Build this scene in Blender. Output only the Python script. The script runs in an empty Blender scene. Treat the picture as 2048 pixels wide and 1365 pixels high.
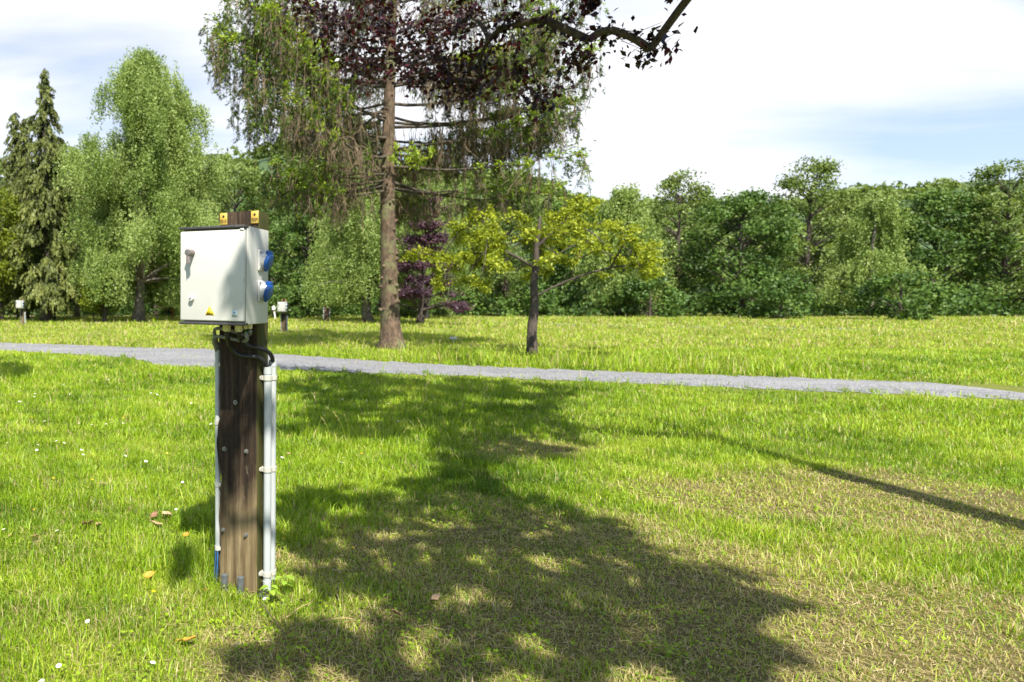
import bpy, bmesh, math, random
import numpy as np
from mathutils import Vector, Matrix

# ------------------------------------------------------------------ camera / world / sun / exposure
S = bpy.context.scene
COL = S.collection
F_PX, CX, CY = 1327.0, 454.5, 682.5          # focal length and principal point in pixels of the 2048 x 1365 photograph
PITCH = math.radians(3.66)
CAM_Z = 1.31
cam_data = bpy.data.cameras.new("camera")
cam = bpy.data.objects.new("camera", cam_data)
COL.objects.link(cam)
cam.location = (0, 0, CAM_Z)
cam.rotation_euler = (math.pi / 2 - PITCH, 0, 0)
cam_data.sensor_fit = 'HORIZONTAL'
cam_data.sensor_width = 54.0
cam_data.lens = 54.0 * F_PX / 2048.0
cam_data.shift_x = (1024 - CX) / 2048.0
cam_data.clip_start = 0.05
cam_data.clip_end = 3000
cam_data.dof.use_dof = True
cam_data.dof.focus_distance = 2.9
cam_data.dof.aperture_fstop = 5.6
S.camera = cam
S.render.resolution_x, S.render.resolution_y = 1024, 682

SUN = Vector((0.046, -0.60, 0.80)).normalized()
world = bpy.data.worlds.new("World")
S.world = world
world.use_nodes = True
wn, wl = world.node_tree.nodes, world.node_tree.links
wn.clear()
w_out = wn.new('ShaderNodeOutputWorld'); w_bg = wn.new('ShaderNodeBackground')
w_bg.inputs['Strength'].default_value = 0.08
sky = wn.new('ShaderNodeTexSky'); sky.sky_type = 'NISHITA'; sky.sun_disc = False
sky.sun_elevation = math.asin(SUN.z)
sky.sun_rotation = math.atan2(SUN.x, SUN.y)
sky.air_density = 1.0; sky.dust_density = 1.2
tc = wn.new('ShaderNodeTexCoord'); sep = wn.new('ShaderNodeSeparateXYZ')
wl.new(tc.outputs['Generated'], sep.inputs[0])
zc = wn.new('ShaderNodeMath'); zc.operation = 'MAXIMUM'; zc.inputs[1].default_value = 0.0
wl.new(sep.outputs['Z'], zc.inputs[0])
za = wn.new('ShaderNodeMath'); za.operation = 'ADD'; za.inputs[1].default_value = 0.18
wl.new(zc.outputs[0], za.inputs[0])
dx = wn.new('ShaderNodeMath'); dx.operation = 'DIVIDE'
dy = wn.new('ShaderNodeMath'); dy.operation = 'DIVIDE'
wl.new(sep.outputs['X'], dx.inputs[0]); wl.new(za.outputs[0], dx.inputs[1])
wl.new(sep.outputs['Y'], dy.inputs[0]); wl.new(za.outputs[0], dy.inputs[1])
cmb = wn.new('ShaderNodeCombineXYZ')
wl.new(dx.outputs[0], cmb.inputs[0]); wl.new(dy.outputs[0], cmb.inputs[1])
mp = wn.new('ShaderNodeMapping'); mp.inputs['Rotation'].default_value = (0, 0, math.radians(28))
mp.inputs['Scale'].default_value = (0.8, 1.9, 1); mp.inputs['Location'].default_value = (3.1, 0.6, 0)
wl.new(cmb.outputs[0], mp.inputs[0])
cn = wn.new('ShaderNodeTexNoise'); cn.inputs['Scale'].default_value = 0.75; cn.inputs['Detail'].default_value = 7
cn.inputs['Roughness'].default_value = 0.5; cn.inputs['Distortion'].default_value = 0.35
wl.new(mp.outputs[0], cn.inputs['Vector'])
cr = wn.new('ShaderNodeValToRGB')
cr.color_ramp.elements[0].position = 0.34; cr.color_ramp.elements[0].color = (0.28, 0.28, 0.28, 1)
cr.color_ramp.elements[1].position = 0.56; cr.color_ramp.elements[1].color = (0.97, 0.97, 0.97, 1)
wl.new(cn.outputs['Fac'], cr.inputs[0])
cmix = wn.new('ShaderNodeMix'); cmix.data_type = 'RGBA'
bank = wn.new('ShaderNodeMapRange'); bank.inputs['From Min'].default_value = -0.25; bank.inputs['From Max'].default_value = 0.45
wl.new(sep.outputs['Y'], bank.inputs['Value'])
bk = wn.new('ShaderNodeMath'); bk.operation = 'MULTIPLY'
wl.new(cr.outputs[0], bk.inputs[0]); wl.new(bank.outputs[0], bk.inputs[1])
wl.new(bk.outputs[0], cmix.inputs['Factor']); stint = wn.new('ShaderNodeMix'); stint.data_type = 'RGBA'; stint.blend_type = 'MULTIPLY'; stint.inputs['Factor'].default_value = 1.0
wl.new(sky.outputs[0], stint.inputs['A']); stint.inputs['B'].default_value = (0.95, 1.08, 1.25, 1)
wl.new(stint.outputs['Result'], cmix.inputs['A'])
cmix.inputs['B'].default_value = (7.4, 7.5, 7.8, 1)
wl.new(cmix.outputs['Result'], w_bg.inputs['Color'])
wl.new(w_bg.outputs[0], w_out.inputs['Surface'])

sd = bpy.data.lights.new("sun", 'SUN')
sd.energy = 5.0; sd.angle = math.radians(0.53); sd.color = (1.0, 0.95, 0.87)
sun = bpy.data.objects.new("sun", sd); COL.objects.link(sun)
sun.location = (0, -10, 20)
sun.rotation_euler = SUN.to_track_quat('Z', 'Y').to_euler()

vs = S.view_settings
vs.view_transform = 'Standard'; vs.look = 'None'; vs.exposure = 0.98; vs.gamma = 1.0; vs.use_curve_mapping = False
S.cycles.max_bounces = 6; S.cycles.diffuse_bounces = 3; S.cycles.transmission_bounces = 4
S.cycles.use_denoising = True

# ------------------------------------------------------------------ helpers
def ray(px, py):
    a, b = (px - CX) / F_PX, (CY - py) / F_PX
    c, s = math.cos(PITCH), math.sin(PITCH)
    return Vector((a, c + b * s, -s + b * c))

def at(px, py, Y):                         # world point seen at a pixel, at ground distance Y
    d = ray(px, py); return Vector((0, 0, CAM_Z)) + d * (Y / d.y)

def gnd(px, py, z=0.0):                    # world point of the flat ground seen at a pixel
    d = ray(px, py); return Vector((0, 0, CAM_Z)) + d * ((z - CAM_Z) / d.z)

def nrm(v):
    return v / np.maximum(np.linalg.norm(v, axis=-1, keepdims=True), 1e-9)

class Waves:                               # cheap smooth value noise, about -1..1
    def __init__(self, seed, scale, n=10):
        r = np.random.default_rng(seed)
        a = r.uniform(0, 2 * math.pi, n); k = r.uniform(0.5, 2.2, n) / scale * 2 * math.pi
        self.kx, self.ky, self.ph = np.cos(a) * k, np.sin(a) * k, r.uniform(0, 6.28, n)
    def __call__(self, x, y):
        x, y = np.asarray(x, float), np.asarray(y, float)
        return sum(np.sin(x * a + y * b + p) for a, b, p in zip(self.kx, self.ky, self.ph)) / math.sqrt(len(self.kx) * 0.9)

class MB:
    """collects vertices / faces with numpy and links them as one mesh object"""
    def __init__(self):
        self.v, self.q, self.t, self.n, self.att, self.qm, self.tm = [], [], [], 0, [], [], []
    def add(self, v, quads=None, tris=None, rnd=0.5, mat=0):
        v = np.asarray(v, float).reshape(-1, 3)
        if quads is not None and len(quads):
            q = np.asarray(quads, np.int64) + self.n; self.q.append(q); self.qm.append(np.full(len(q), mat))
        if tris is not None and len(tris):
            t = np.asarray(tris, np.int64) + self.n; self.t.append(t); self.tm.append(np.full(len(t), mat))
        self.v.append(v); self.n += len(v)
        self.att.append(np.broadcast_to(np.asarray(rnd, float), (len(v),)).copy())
        return self
    def box(self, x0, x1, y0, y1, z0, z1, mat=0, M=None):
        v = np.array([[x, y, z] for x in (x0, x1) for y in (y0, y1) for z in (z0, z1)], float)
        if M is not None: v = v @ np.array(M.to_3x3()).T + np.array(M.to_translation())
        return self.add(v, quads=[[0, 1, 3, 2], [4, 6, 7, 5], [0, 4, 5, 1], [2, 3, 7, 6], [0, 2, 6, 4], [1, 5, 7, 3]], mat=mat)
    def tube(self, pts, rad, seg=8, cap=True, rnd=0.5, mat=0, wob=0.0, seed=0):
        P = np.asarray([tuple(p) for p in pts], float); n = len(P)
        R = np.broadcast_to(np.asarray(rad, float), (n,))
        T = np.gradient(P, axis=0); T = nrm(T)
        ref = np.array([0.0, 0, 1]) if abs(T[0][2]) < 0.9 else np.array([1.0, 0, 0])
        U = []
        u = ref - T[0] * ref.dot(T[0]); u /= np.linalg.norm(u)
        for k in range(n):
            u = u - T[k] * u.dot(T[k]); u = u / max(np.linalg.norm(u), 1e-9); U.append(u.copy())
        U = np.array(U); W = np.cross(T, U)
        a = np.arange(seg) / seg * 2 * math.pi
        r = R[:, None] * np.ones(seg)[None]
        if wob:
            g = np.random.default_rng(seed)
            ph = g.uniform(0, 6.28, 4)
            zz = np.linspace(0, 1, n)[:, None]
            r = r * (1 + wob * (np.sin(3 * a[None] + ph[0] + 5 * zz) * .5 + np.sin(5 * a[None] + ph[1] - 9 * zz) * .4
                                + g.normal(0, .45, r.shape)))
        V = P[:, None] + r[..., None] * (np.cos(a)[None, :, None] * U[:, None] + np.sin(a)[None, :, None] * W[:, None])
        V = V.reshape(-1, 3)
        i = np.arange(n - 1)[:, None] * seg; j = np.arange(seg)[None]; j2 = (j + 1) % seg
        q = np.stack([i + j, i + j2, i + seg + j2, i + seg + j], -1).reshape(-1, 4)
        tr = []
        if cap:
            V = np.vstack([V, P[0], P[-1]]); c0, c1 = n * seg, n * seg + 1
            for k in range(seg):
                k2 = (k + 1) % seg
                tr.append([c0, k2, k]); tr.append([c1, (n - 1) * seg + k, (n - 1) * seg + k2])
        return self.add(V, quads=q, tris=tr, rnd=rnd, mat=mat)
    def cyl(self, p0, p1, r0, r1=None, seg=20, mat=0):
        r1 = r0 if r1 is None else r1
        return self.tube([p0, p1], [r0, r1], seg=seg, mat=mat)
    def leaves(self, C, size, N, A, aspect=0.6, rnd=None, fold=0.0):
        """diamond leaves: centre, size, normal, long axis"""
        C = np.asarray(C, float); n = len(C)
        if n == 0: return self
        size = np.broadcast_to(np.asarray(size, float), (n,))[:, None]
        A = nrm(A); B = nrm(np.cross(N, A)); N2 = np.cross(A, B)
        a, b = A * size * .5, B * size * .5 * aspect
        V = np.stack([C - a, C + b - a * .15 + N2 * size * fold, C + a, C - b - a * .15 + N2 * size * fold], 1).reshape(-1, 3)
        q = (np.arange(n) * 4)[:, None] + np.arange(4)[None]
        return self.add(V, quads=q, rnd=np.repeat(np.broadcast_to(np.asarray(.5 if rnd is None else rnd, float), (n,)), 4))
    def build(self, name, mats, parent=None, smooth=False, bevel=0.0, bseg=2):
        me = bpy.data.meshes.new(name)
        V = np.vstack(self.v)
        Q = np.vstack(self.q) if self.q else np.zeros((0, 4), np.int64)
        T = np.vstack(self.t) if self.t else np.zeros((0, 3), np.int64)
        mi = np.concatenate([*self.qm, *self.tm]) if (self.qm or self.tm) else np.zeros(0)
        me.vertices.add(len(V)); me.vertices.foreach_set('co', V.astype(np.float32).ravel())
        loops = np.concatenate([Q.ravel(), T.ravel()]).astype(np.int32)
        me.loops.add(len(loops)); me.loops.foreach_set('vertex_index', loops)
        me.polygons.add(len(Q) + len(T))
        st = np.concatenate([np.arange(len(Q)) * 4, len(Q) * 4 + np.arange(len(T)) * 3]).astype(np.int32)
        me.polygons.foreach_set('loop_start', st)
        me.polygons.foreach_set('material_index', mi.astype(np.int32))
        if smooth: me.polygons.foreach_set('use_smooth', np.ones(len(st), bool))
        at_ = me.attributes.new('rnd', 'FLOAT', 'POINT'); at_.data.foreach_set('value', np.concatenate(self.att).astype(np.float32))
        me.update(calc_edges=True)
        for m in (mats if isinstance(mats, (list, tuple)) else [mats]): me.materials.append(m)
        o = bpy.data.objects.new(name, me); COL.objects.link(o)
        if parent is not None: o.parent = parent
        if bevel:
            bm = bmesh.new(); bm.from_mesh(me)
            bmesh.ops.remove_doubles(bm, verts=bm.verts, dist=1e-6)
            ed = [e for e in bm.edges if len(e.link_faces) == 2 and e.calc_face_angle(0) > 0.6]
            bmesh.ops.bevel(bm, geom=ed, offset=bevel, segments=bseg, affect='EDGES', clamp_overlap=True, profile=0.5)
            bm.to_mesh(me); bm.free()
        return o

def smooth_by_angle(o, deg=40):
    me = o.data
    me.polygons.foreach_set('use_smooth', np.ones(len(me.polygons), bool))
    me.set_sharp_from_angle(angle=math.radians(deg))
    return o

def tag(o, label, cat, group=None, kind=None):
    if label: o['label'] = label
    if cat: o['category'] = cat
    if group: o['group'] = group
    if kind: o['kind'] = kind
    return o

def thing(name, label, cat, loc=(0, 0, 0), rz=0.0, group=None):
    o = bpy.data.objects.new(name, None); COL.objects.link(o)
    o.empty_display_size = 0.2
    o.location = loc; o.rotation_euler = (0, 0, rz)
    return tag(o, label, cat, group)

def copy_tree(o, loc, rz=0.0, scale=1.0, label=None, group=None, skip=()):
    def rec(src, par):
        c = src.copy(); COL.objects.link(c)
        if par is not None: c.parent = par
        for ch in list(src.children):
            if ch.name.split('.')[0] not in skip: rec(ch, c)
        return c
    r = rec(o, None)
    r.location = loc; r.rotation_euler = (0, 0, rz)
    r.scale = (scale,) * 3 if not isinstance(scale, (tuple, list)) else scale
    if label: r['label'] = label
    if group: r['group'] = group
    return r

# ------------------------------------------------------------------ materials
def new_mat(name):
    m = bpy.data.materials.new(name); m.use_nodes = True
    n, l = m.node_tree.nodes, m.node_tree.links
    b = n['Principled BSDF']
    return m, n, l, b

def ramp(n, l, src, stops):
    r = n.new('ShaderNodeValToRGB'); e = r.color_ramp.elements
    while len(e) < len(stops): e.new(0.5)
    for k, (p, c) in enumerate(stops):
        e[k].position = p; e[k].color = (*c, 1) if len(c) == 3 else c
    l.new(src, r.inputs[0]); return r.outputs[0]

def noise(n, l, scale, detail=4, rough=.55, vec=None, mapscale=None, dist=0.0):
    t = n.new('ShaderNodeTexNoise'); t.inputs['Scale'].default_value = scale
    t.inputs['Detail'].default_value = detail; t.inputs['Roughness'].default_value = rough; t.inputs['Distortion'].default_value = dist
    if vec is None:
        c = n.new('ShaderNodeTexCoord'); vec = c.outputs['Object']
    if mapscale is not None:
        mp_ = n.new('ShaderNodeMapping'); mp_.inputs['Scale'].default_value = mapscale
        l.new(vec, mp_.inputs[0]); vec = mp_.outputs[0]
    l.new(vec, t.inputs['Vector']); return t.outputs['Fac']

def mixc(n, l, fac, a, b, mode='MIX'):
    m = n.new('ShaderNodeMix'); m.data_type = 'RGBA'; m.blend_type = mode
    for key, val in (('Factor', fac), ('A', a), ('B', b)):
        if hasattr(val, 'default_value') or hasattr(val, 'is_linked'): l.new(val, m.inputs[key])
        elif key == 'Factor': m.inputs[key].default_value = val
        else: m.inputs[key].default_value = (*val, 1)
    return m.outputs['Result']

def bump(n, l, b, h, strength=.3, dist=.01):
    bp = n.new('ShaderNodeBump'); bp.inputs['Strength'].default_value = strength; bp.inputs['Distance'].default_value = dist
    l.new(h, bp.inputs['Height']); l.new(bp.outputs[0], b.inputs['Normal'])

def plain(name, c, rough=.5, metal=0.0, var=.12, scale=30, bmp=0.0):
    m, n, l, b = new_mat(name)
    f = noise(n, l, scale, 5)
    lo = tuple(x * (1 - var) for x in c); hi = tuple(min(1, x * (1 + var)) for x in c)
    l.new(ramp(n, l, f, [(.3, lo), (.7, hi)]), b.inputs['Base Color'])
    b.inputs['Roughness'].default_value = rough; b.inputs['Metallic'].default_value = metal
    if bmp: bump(n, l, b, f, bmp, .003)
    return m

def leaf_mat(name, stops, trans=.35, rough=.5, spec=.3, tint=(1.15, 1.1, .6)):
    m, n, l, b = new_mat(name)
    a = n.new('ShaderNodeAttribute'); a.attribute_name = 'rnd'
    c = ramp(n, l, a.outputs['Fac'], stops)
    l.new(c, b.inputs['Base Color']); b.inputs['Roughness'].default_value = rough
    b.inputs['Specular IOR Level'].default_value = spec
    tr = n.new('ShaderNodeBsdfTranslucent')
    l.new(mixc(n, l, 1.0, c, tint, 'MULTIPLY'), tr.inputs['Color'])
    mx = n.new('ShaderNodeMixShader'); mx.inputs[0].default_value = trans
    l.new(b.outputs[0], mx.inputs[1]); l.new(tr.outputs[0], mx.inputs[2])
    l.new(mx.outputs[0], n['Material Output'].inputs['Surface'])
    return m

def bark(name, lo, hi, scale=9, stretch=(1, 1, .35), bmp=.8, extra=None):
    m, n, l, b = new_mat(name)
    f = noise(n, l, scale, 8, .65, mapscale=stretch, dist=.6)
    c = ramp(n, l, f, [(.32, lo), (.52, tuple((p + q) / 2 for p, q in zip(lo, hi))), (.7, hi)])
    if extra:
        f2 = noise(n, l, 2.2, 5, .6)
        c = mixc(n, l, ramp(n, l, f2, [(.5, (0, 0, 0)), (.68, (1, 1, 1))]), c, extra)
    l.new(c, b.inputs['Base Color']); b.inputs['Roughness'].default_value = .9
    bump(n, l, b, f, bmp, .03)
    return m

M_GRASS = leaf_mat('grass_blade', [(0.0, (.08, .16, .008)), (.35, (.20, .335, .010)), (.62, (.345, .485, .020)), (.80, (.48, .56, .07)),
                                   (.86, (.40, .33, .13)), (1.0, (.60, .50, .27))], trans=.4, rough=.45, spec=.35, tint=(1.2, 1.15, .5))
M_BIRCH = leaf_mat('birch_leaf', [(0, (.085, .14, .025)), (.5, (.23, .32, .07)), (1, (.40, .48, .16))], trans=.35)
M_CONIF = leaf_mat('conifer_frond', [(0, (.03, .045, .010)), (.5, (.115, .14, .03)), (1, (.29, .31, .08))], trans=.2)
M_SPRUCE = leaf_mat('spruce_needles', [(0, (.03, .055, .012)), (.4, (.075, .125, .018)), (.65, (.185, .28, .024)), (1, (.38, .48, .036))], trans=.35)
M_DEADTWIG = plain('dead_twig', (.18, .13, .075), .9, var=.3, scale=4)
M_COPPER = leaf_mat('copper_leaf', [(0, (.008, .003, .004)), (.6, (.022, .005, .008)), (1, (.075, .012, .018))], trans=.28, rough=.35, spec=.5, tint=(1.9, .6, .6))
M_PURPLE = leaf_mat('purple_leaf', [(0, (.035, .018, .028)), (.6, (.085, .040, .058)), (1, (.17, .085, .10))], trans=.25, tint=(1.5, .7, .8))
M_DARKGREEN = leaf_mat('dark_green_leaf', [(0, (.035, .075, .016)), (.5, (.085, .155, .027)), (1, (.16, .25, .045))], trans=.3)
M_MIDGREEN = leaf_mat('mid_green_leaf', [(0, (.06, .10, .02)), (.5, (.145, .21, .04)), (1, (.25, .31, .08))], trans=.35)
M_YELLOW = leaf_mat('yellow_green_leaf', [(0, (.13, .17, .012)), (.5, (.28, .34, .02)), (1, (.44, .48, .04))], trans=.4)
M_LIME = leaf_mat('lime_leaf', [(0, (.08, .115, .010)), (.5, (.18, .23, .018)), (1, (.31, .34, .03))], trans=.4)
M_RUST = leaf_mat('rust_leaf', [(0, (.04, .025, .012)), (.5, (.10, .05, .025)), (1, (.18, .09, .05))], trans=.3, tint=(1.4, .8, .6))
M_WEED = leaf_mat('nettle_leaf', [(0, (.24, .40, .03)), (1, (.40, .55, .07))], trans=.4)
M_BARK_BIRCH = bark('birch_bark', (.05, .04, .03), (.34, .29, .24), 5, (1, 1, 1.6))
M_BARK_SPRUCE = bark('spruce_bark', (.035, .022, .014), (.19, .125, .075), 11, (1, 1, .55), .9, extra=(.16, .17, .07))
M_BARK_DARK = bark('dark_bark', (.03, .022, .017), (.12, .09, .07), 9)
M_LIMB = bark('limb_bark', (.04, .031, .022), (.14, .112, .075), 14)

def ground_mat():
    m, n, l, b = new_mat('lawn_soil')
    a = n.new('ShaderNodeAttribute'); a.attribute_name = 'rnd'
    f = noise(n, l, 2.2, 8, .7); f2 = noise(n, l, 60, 4, .7)
    g = ramp(n, l, f, [(.25, (.07, .11, .010)), (.5, (.13, .18, .014)), (.75, (.19, .22, .028))])
    g = mixc(n, l, .6, g, ramp(n, l, f2, [(.3, (.06, .07, .015)), (.7, (.30, .29, .09))]))
    d = ramp(n, l, f2, [(.3, (.07, .052, .026)), (.55, (.16, .12, .06)), (.75, (.26, .20, .11))])
    l.new(mixc(n, l, a.outputs['Fac'], g, d), b.inputs['Base Color'])
    b.inputs['Roughness'].default_value = 1.0; b.inputs['Specular IOR Level'].default_value = .1
    bump(n, l, b, f2, .8, .03)
    return m
M_GROUND = ground_mat()

def gravel_mat():
    m, n, l, b = new_mat('grey_gravel')
    c = n.new('ShaderNodeTexCoord')
    v = n.new('ShaderNodeTexVoronoi'); v.inputs['Scale'].default_value = 38; l.new(c.outputs['Object'], v.inputs['Vector'])
    v2 = n.new('ShaderNodeTexVoronoi'); v2.inputs['Scale'].default_value = 14; l.new(c.outputs['Object'], v2.inputs['Vector'])
    sep_ = n.new('ShaderNodeSeparateColor'); l.new(v.outputs['Color'], sep_.inputs[0])
    g = ramp(n, l, sep_.outputs[0], [(0, (.09, .09, .10)), (.5, (.19, .19, .20)), (1, (.32, .315, .315))])
    f = noise(n, l, .9, 6, .65, mapscale=(.6, 1.6, 1))
    g = mixc(n, l, ramp(n, l, f, [(.42, (0, 0, 0)), (.66, (.75, .75, .75))]), g, (.30, .295, .285))
    sp2 = n.new('ShaderNodeSeparateColor'); l.new(v2.outputs['Color'], sp2.inputs[0])
    g = mixc(n, l, .25, g, ramp(n, l, sp2.outputs[1], [(0, (.09, .09, .095)), (1, (.28, .275, .27))]))
    l.new(g, b.inputs['Base Color']); b.inputs['Roughness'].default_value = .9
    bump(n, l, b, v.outputs['Distance'], 1.0, .02)
    return m
M_GRAVEL = gravel_mat()
M_SAND = plain('bare_sandy_soil', (.42, .33, .21), .95, var=.35, scale=6)
M_HILL = plain('hill_ground', (.05, .085, .03), 1, var=.4, scale=.2)

# ------------------------------------------------------------------ ground, path, hills
W1, W2, W3, W4 = Waves(1, 3.2), Waves(2, .9), Waves(3, .35), Waves(4, 9.0)

def dryness(x, y):
    """0 lush .. 1 worn brown turf; the worn part lies to the right of the post"""
    x, y = np.asarray(x, float), np.asarray(y, float)
    def blob(cx, cy, rx, ry): return 1.15 - ((x - cx) / rx) ** 2 - ((y - cy) / ry) ** 2
    a = blob(1.55, 3.1, 1.35, 1.1)
    a = np.maximum(a, blob(.55, 2.25, .75, .45))
    a = np.maximum(a, blob(2.45, 5.75, .70, .5))
    a = np.maximum(a, blob(2.2, 2.2, 1.9, 1.0))
    a = np.maximum(a, blob(4.2, 4.2, 1.6, .9))
    a = a + .22 * W2(x, y) + .12 * W3(x, y)
    b = np.clip(.42 * W2(x + 7, y + 3) - .35, 0, .5) * (y < 4.5)
    return np.clip(np.maximum(np.clip(a * 1.2, 0, .82), b), 0, 1)

def path_edges():
    far = [(-420, 674), (-200, 680), (0, 686), (140, 690), (280, 696), (420, 699), (560, 709), (740, 722), (909, 731), (1150, 741), (1500, 754), (2100, 774)]
    near = [(-420, 684), (-200, 691), (0, 698), (140, 705), (270, 713), (330, 724), (440, 727), (560, 735), (740, 742), (909, 746), (1150, 757), (1500, 772), (2100, 796)]
    return [gnd(*p) for p in far], [gnd(*p) - Vector((0, .45, 0)) for p in near]

PF, PN = path_edges()
_ap = [gnd(*p) for p in [(268, 718), (330, 735), (440, 737)]]
APX, APY = [p.x for p in _ap], [p.y for p in _ap]
def on_path(x, y):
    fx = np.interp(x, [p.x for p in PF], [p.y for p in PF]); nx = np.interp(x, [p.x for p in PN], [p.y for p in PN])
    w = .14 * W3(x, x * .3) + .08 * W2(x * 2, x)
    ax_ = np.interp(x, APX, APY, left=99, right=99)
    return (y < fx + w) & ((y > nx + w) | (y > ax_ + w))

xs = np.unique(np.concatenate([[-900, -400, -200, -100, -60, -40, -25, -15], np.arange(-10, 16, .18), [18, 22, 28, 36, 50, 70, 110, 200, 400, 900]]))
ys = np.unique(np.concatenate([[-900, -300, -100, -40, -15], np.arange(-6, 20, .18), [21, 23, 26, 30, 35, 40, 48, 60, 80, 120, 200, 400, 900]]))
gx, gy = np.meshgrid(xs, ys)
mb = MB()
nx_, ny_ = len(xs), len(ys)
ii = (np.arange(ny_ - 1)[:, None] * nx_ + np.arange(nx_ - 1)[None])
mb.add(np.stack([gx, gy, np.zeros_like(gx)], -1).reshape(-1, 3), quads=np.stack([ii, ii + 1, ii + nx_ + 1, ii + nx_], -1).reshape(-1, 4),
       rnd=dryness(gx, gy).ravel())
tag(mb.build('ground', M_GROUND), None, None, kind='structure')

def sheet(name, far, near, mat, z, n=160, wob=.1):
    x0 = max(far[0].x, near[0].x); x1 = min(far[-1].x, near[-1].x)
    X = np.linspace(x0, x1, n)
    fy = np.interp(X, [p.x for p in far], [p.y for p in far]) + wob * W3(X, X * .3) + wob * .6 * W2(X * 2, X)
    ny = np.interp(X, [p.x for p in near], [p.y for p in near]) + wob * W3(X, X * .3 + 9) + wob * .6 * W2(X * 2, X + 5)
    fy = np.maximum(fy, ny + .02)
    rows = np.linspace(0, 1, 6)
    V = np.stack([np.broadcast_to(X, (6, n)), ny[None] + (fy - ny)[None] * rows[:, None], np.full((6, n), z) + (.02 * np.sin(rows * math.pi))[:, None]], -1)
    i = np.arange(5)[:, None] * n + np.arange(n - 1)[None]
    m = MB().add(V.reshape(-1, 3), quads=np.stack([i, i + 1, i + n + 1, i + n], -1).reshape(-1, 4))
    return tag(m.build(name, mat, smooth=True), None, None, kind='structure')

sheet('gravel_path', PF, PN, M_GRAVEL, .006, 420, .09)
sheet('gravel_apron', [gnd(*p) for p in [(268, 712), (330, 718), (440, 722)]], [gnd(*p) for p in [(268, 718), (330, 735), (440, 737)]], M_GRAVEL, .010, 60, .08)
sheet('far_gravel_path', [gnd(*p) for p in [(120, 631), (250, 633), (400, 635), (560, 639), (700, 640.5), (909, 643), (1400, 652), (2000, 660)]],
      [gnd(*p) for p in [(120, 634), (250, 636), (400, 638), (560, 642), (700, 643.5), (909, 646.5), (1400, 657), (2000, 668)]], M_GRAVEL, .006, 200, .15)
sheet('sandy_strip', [gnd(*p) for p in [(-40, 631), (60, 631), (115, 632)]], [gnd(*p) for p in [(-40, 635), (60, 635), (115, 635)]], M_SAND, .005, 40, .2)
sheet('stony_patch', [gnd(*p) for p in [(590, 659.5), (650, 656.5), (700, 657)]], [gnd(*p) for p in [(590, 661), (650, 659.5), (700, 659)]], M_GRAVEL, .005, 40, .1)
sheet('gravel_pitch', [gnd(*p) for p in [(846, 661), (875, 660), (905, 661.5)]], [gnd(*p) for p in [(846, 664), (875, 665), (905, 664)]], M_GRAVEL, .005, 40, .1)

# wooded hill beyond the trees
hr = np.random.default_rng(5)
hx = np.linspace(-420, 700, 150); hy = np.linspace(170, 520, 50)
HX, HY = np.meshgrid(hx, hy)
Wh = Waves(9, 160)
def hill_z(x, y):
    t = np.clip((y - 170) / 230, 0, 1); t = t * t * (3 - 2 * t)
    ridge = 62 + 13 * np.sin(x * .012 + 1.2) + 7 * Wh(x, y) + np.clip((-x - 80) * .05, 0, 10)
    return t * ridge - 1
mb = MB()
i = np.arange(49)[:, None] * 150 + np.arange(149)[None]
mb.add(np.stack([HX, HY, hill_z(HX, HY)], -1).reshape(-1, 3), quads=np.stack([i, i + 1, i + 151, i + 150], -1).reshape(-1, 4))
tag(mb.build('hill', M_HILL, smooth=True), None, None, kind='structure')
mb = MB()
n = 2600
cx = hr.uniform(-200, 420, n); cy = hr.uniform(180, 430, n); cz = hill_z(cx, cy)
for k in range(n):
    m_ = 46
    d = nrm(hr.normal(0, 1, (m_, 3))); d[:, 2] = np.abs(d[:, 2])
    r = hr.uniform(3.2, 5.5)
    c = np.array([cx[k], cy[k], cz[k] + r * .8]) + d * r * hr.uniform(.7, 1.05, (m_, 1)) * np.array([1, 1, 1.25])
    mb.leaves(c, hr.uniform(1.5, 2.8, m_), d + hr.normal(0, .4, (m_, 3)), hr.normal(0, 1, (m_, 3)), .8, rnd=np.clip(hr.uniform(0, 1) * .6 + hr.uniform(0, .4, m_), 0, 1))
tag(mb.build('hillside_wood', M_MIDGREEN), 'distant green wood covering the hill behind the trees', 'wood', kind='stuff')

# ------------------------------------------------------------------ tree builders
def bez(p0, p1, p2, n):
    t = np.linspace(0, 1, n)[:, None]
    p0, p1, p2 = (np.asarray(tuple(p), float) for p in (p0, p1, p2))
    return p0 * (1 - t) ** 2 + 2 * p1 * t * (1 - t) + p2 * t ** 2

def trunk_pts(H, seed, lean=(0, 0), wig=.12, n=14):
    r = np.random.default_rng(seed); t = np.linspace(0, 1, n)
    x = lean[0] * t + wig * np.cumsum(r.normal(0, .35, n)) * .35; y = lean[1] * t + wig * np.cumsum(r.normal(0, .35, n)) * .35
    x -= x[0]; y -= y[0]
    return np.stack([x, y, t * H - .05], -1)

def at_h(P, h):
    return np.array([np.interp(h, P[:, 2], P[:, 0]), np.interp(h, P[:, 2], P[:, 1]), h])

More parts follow.
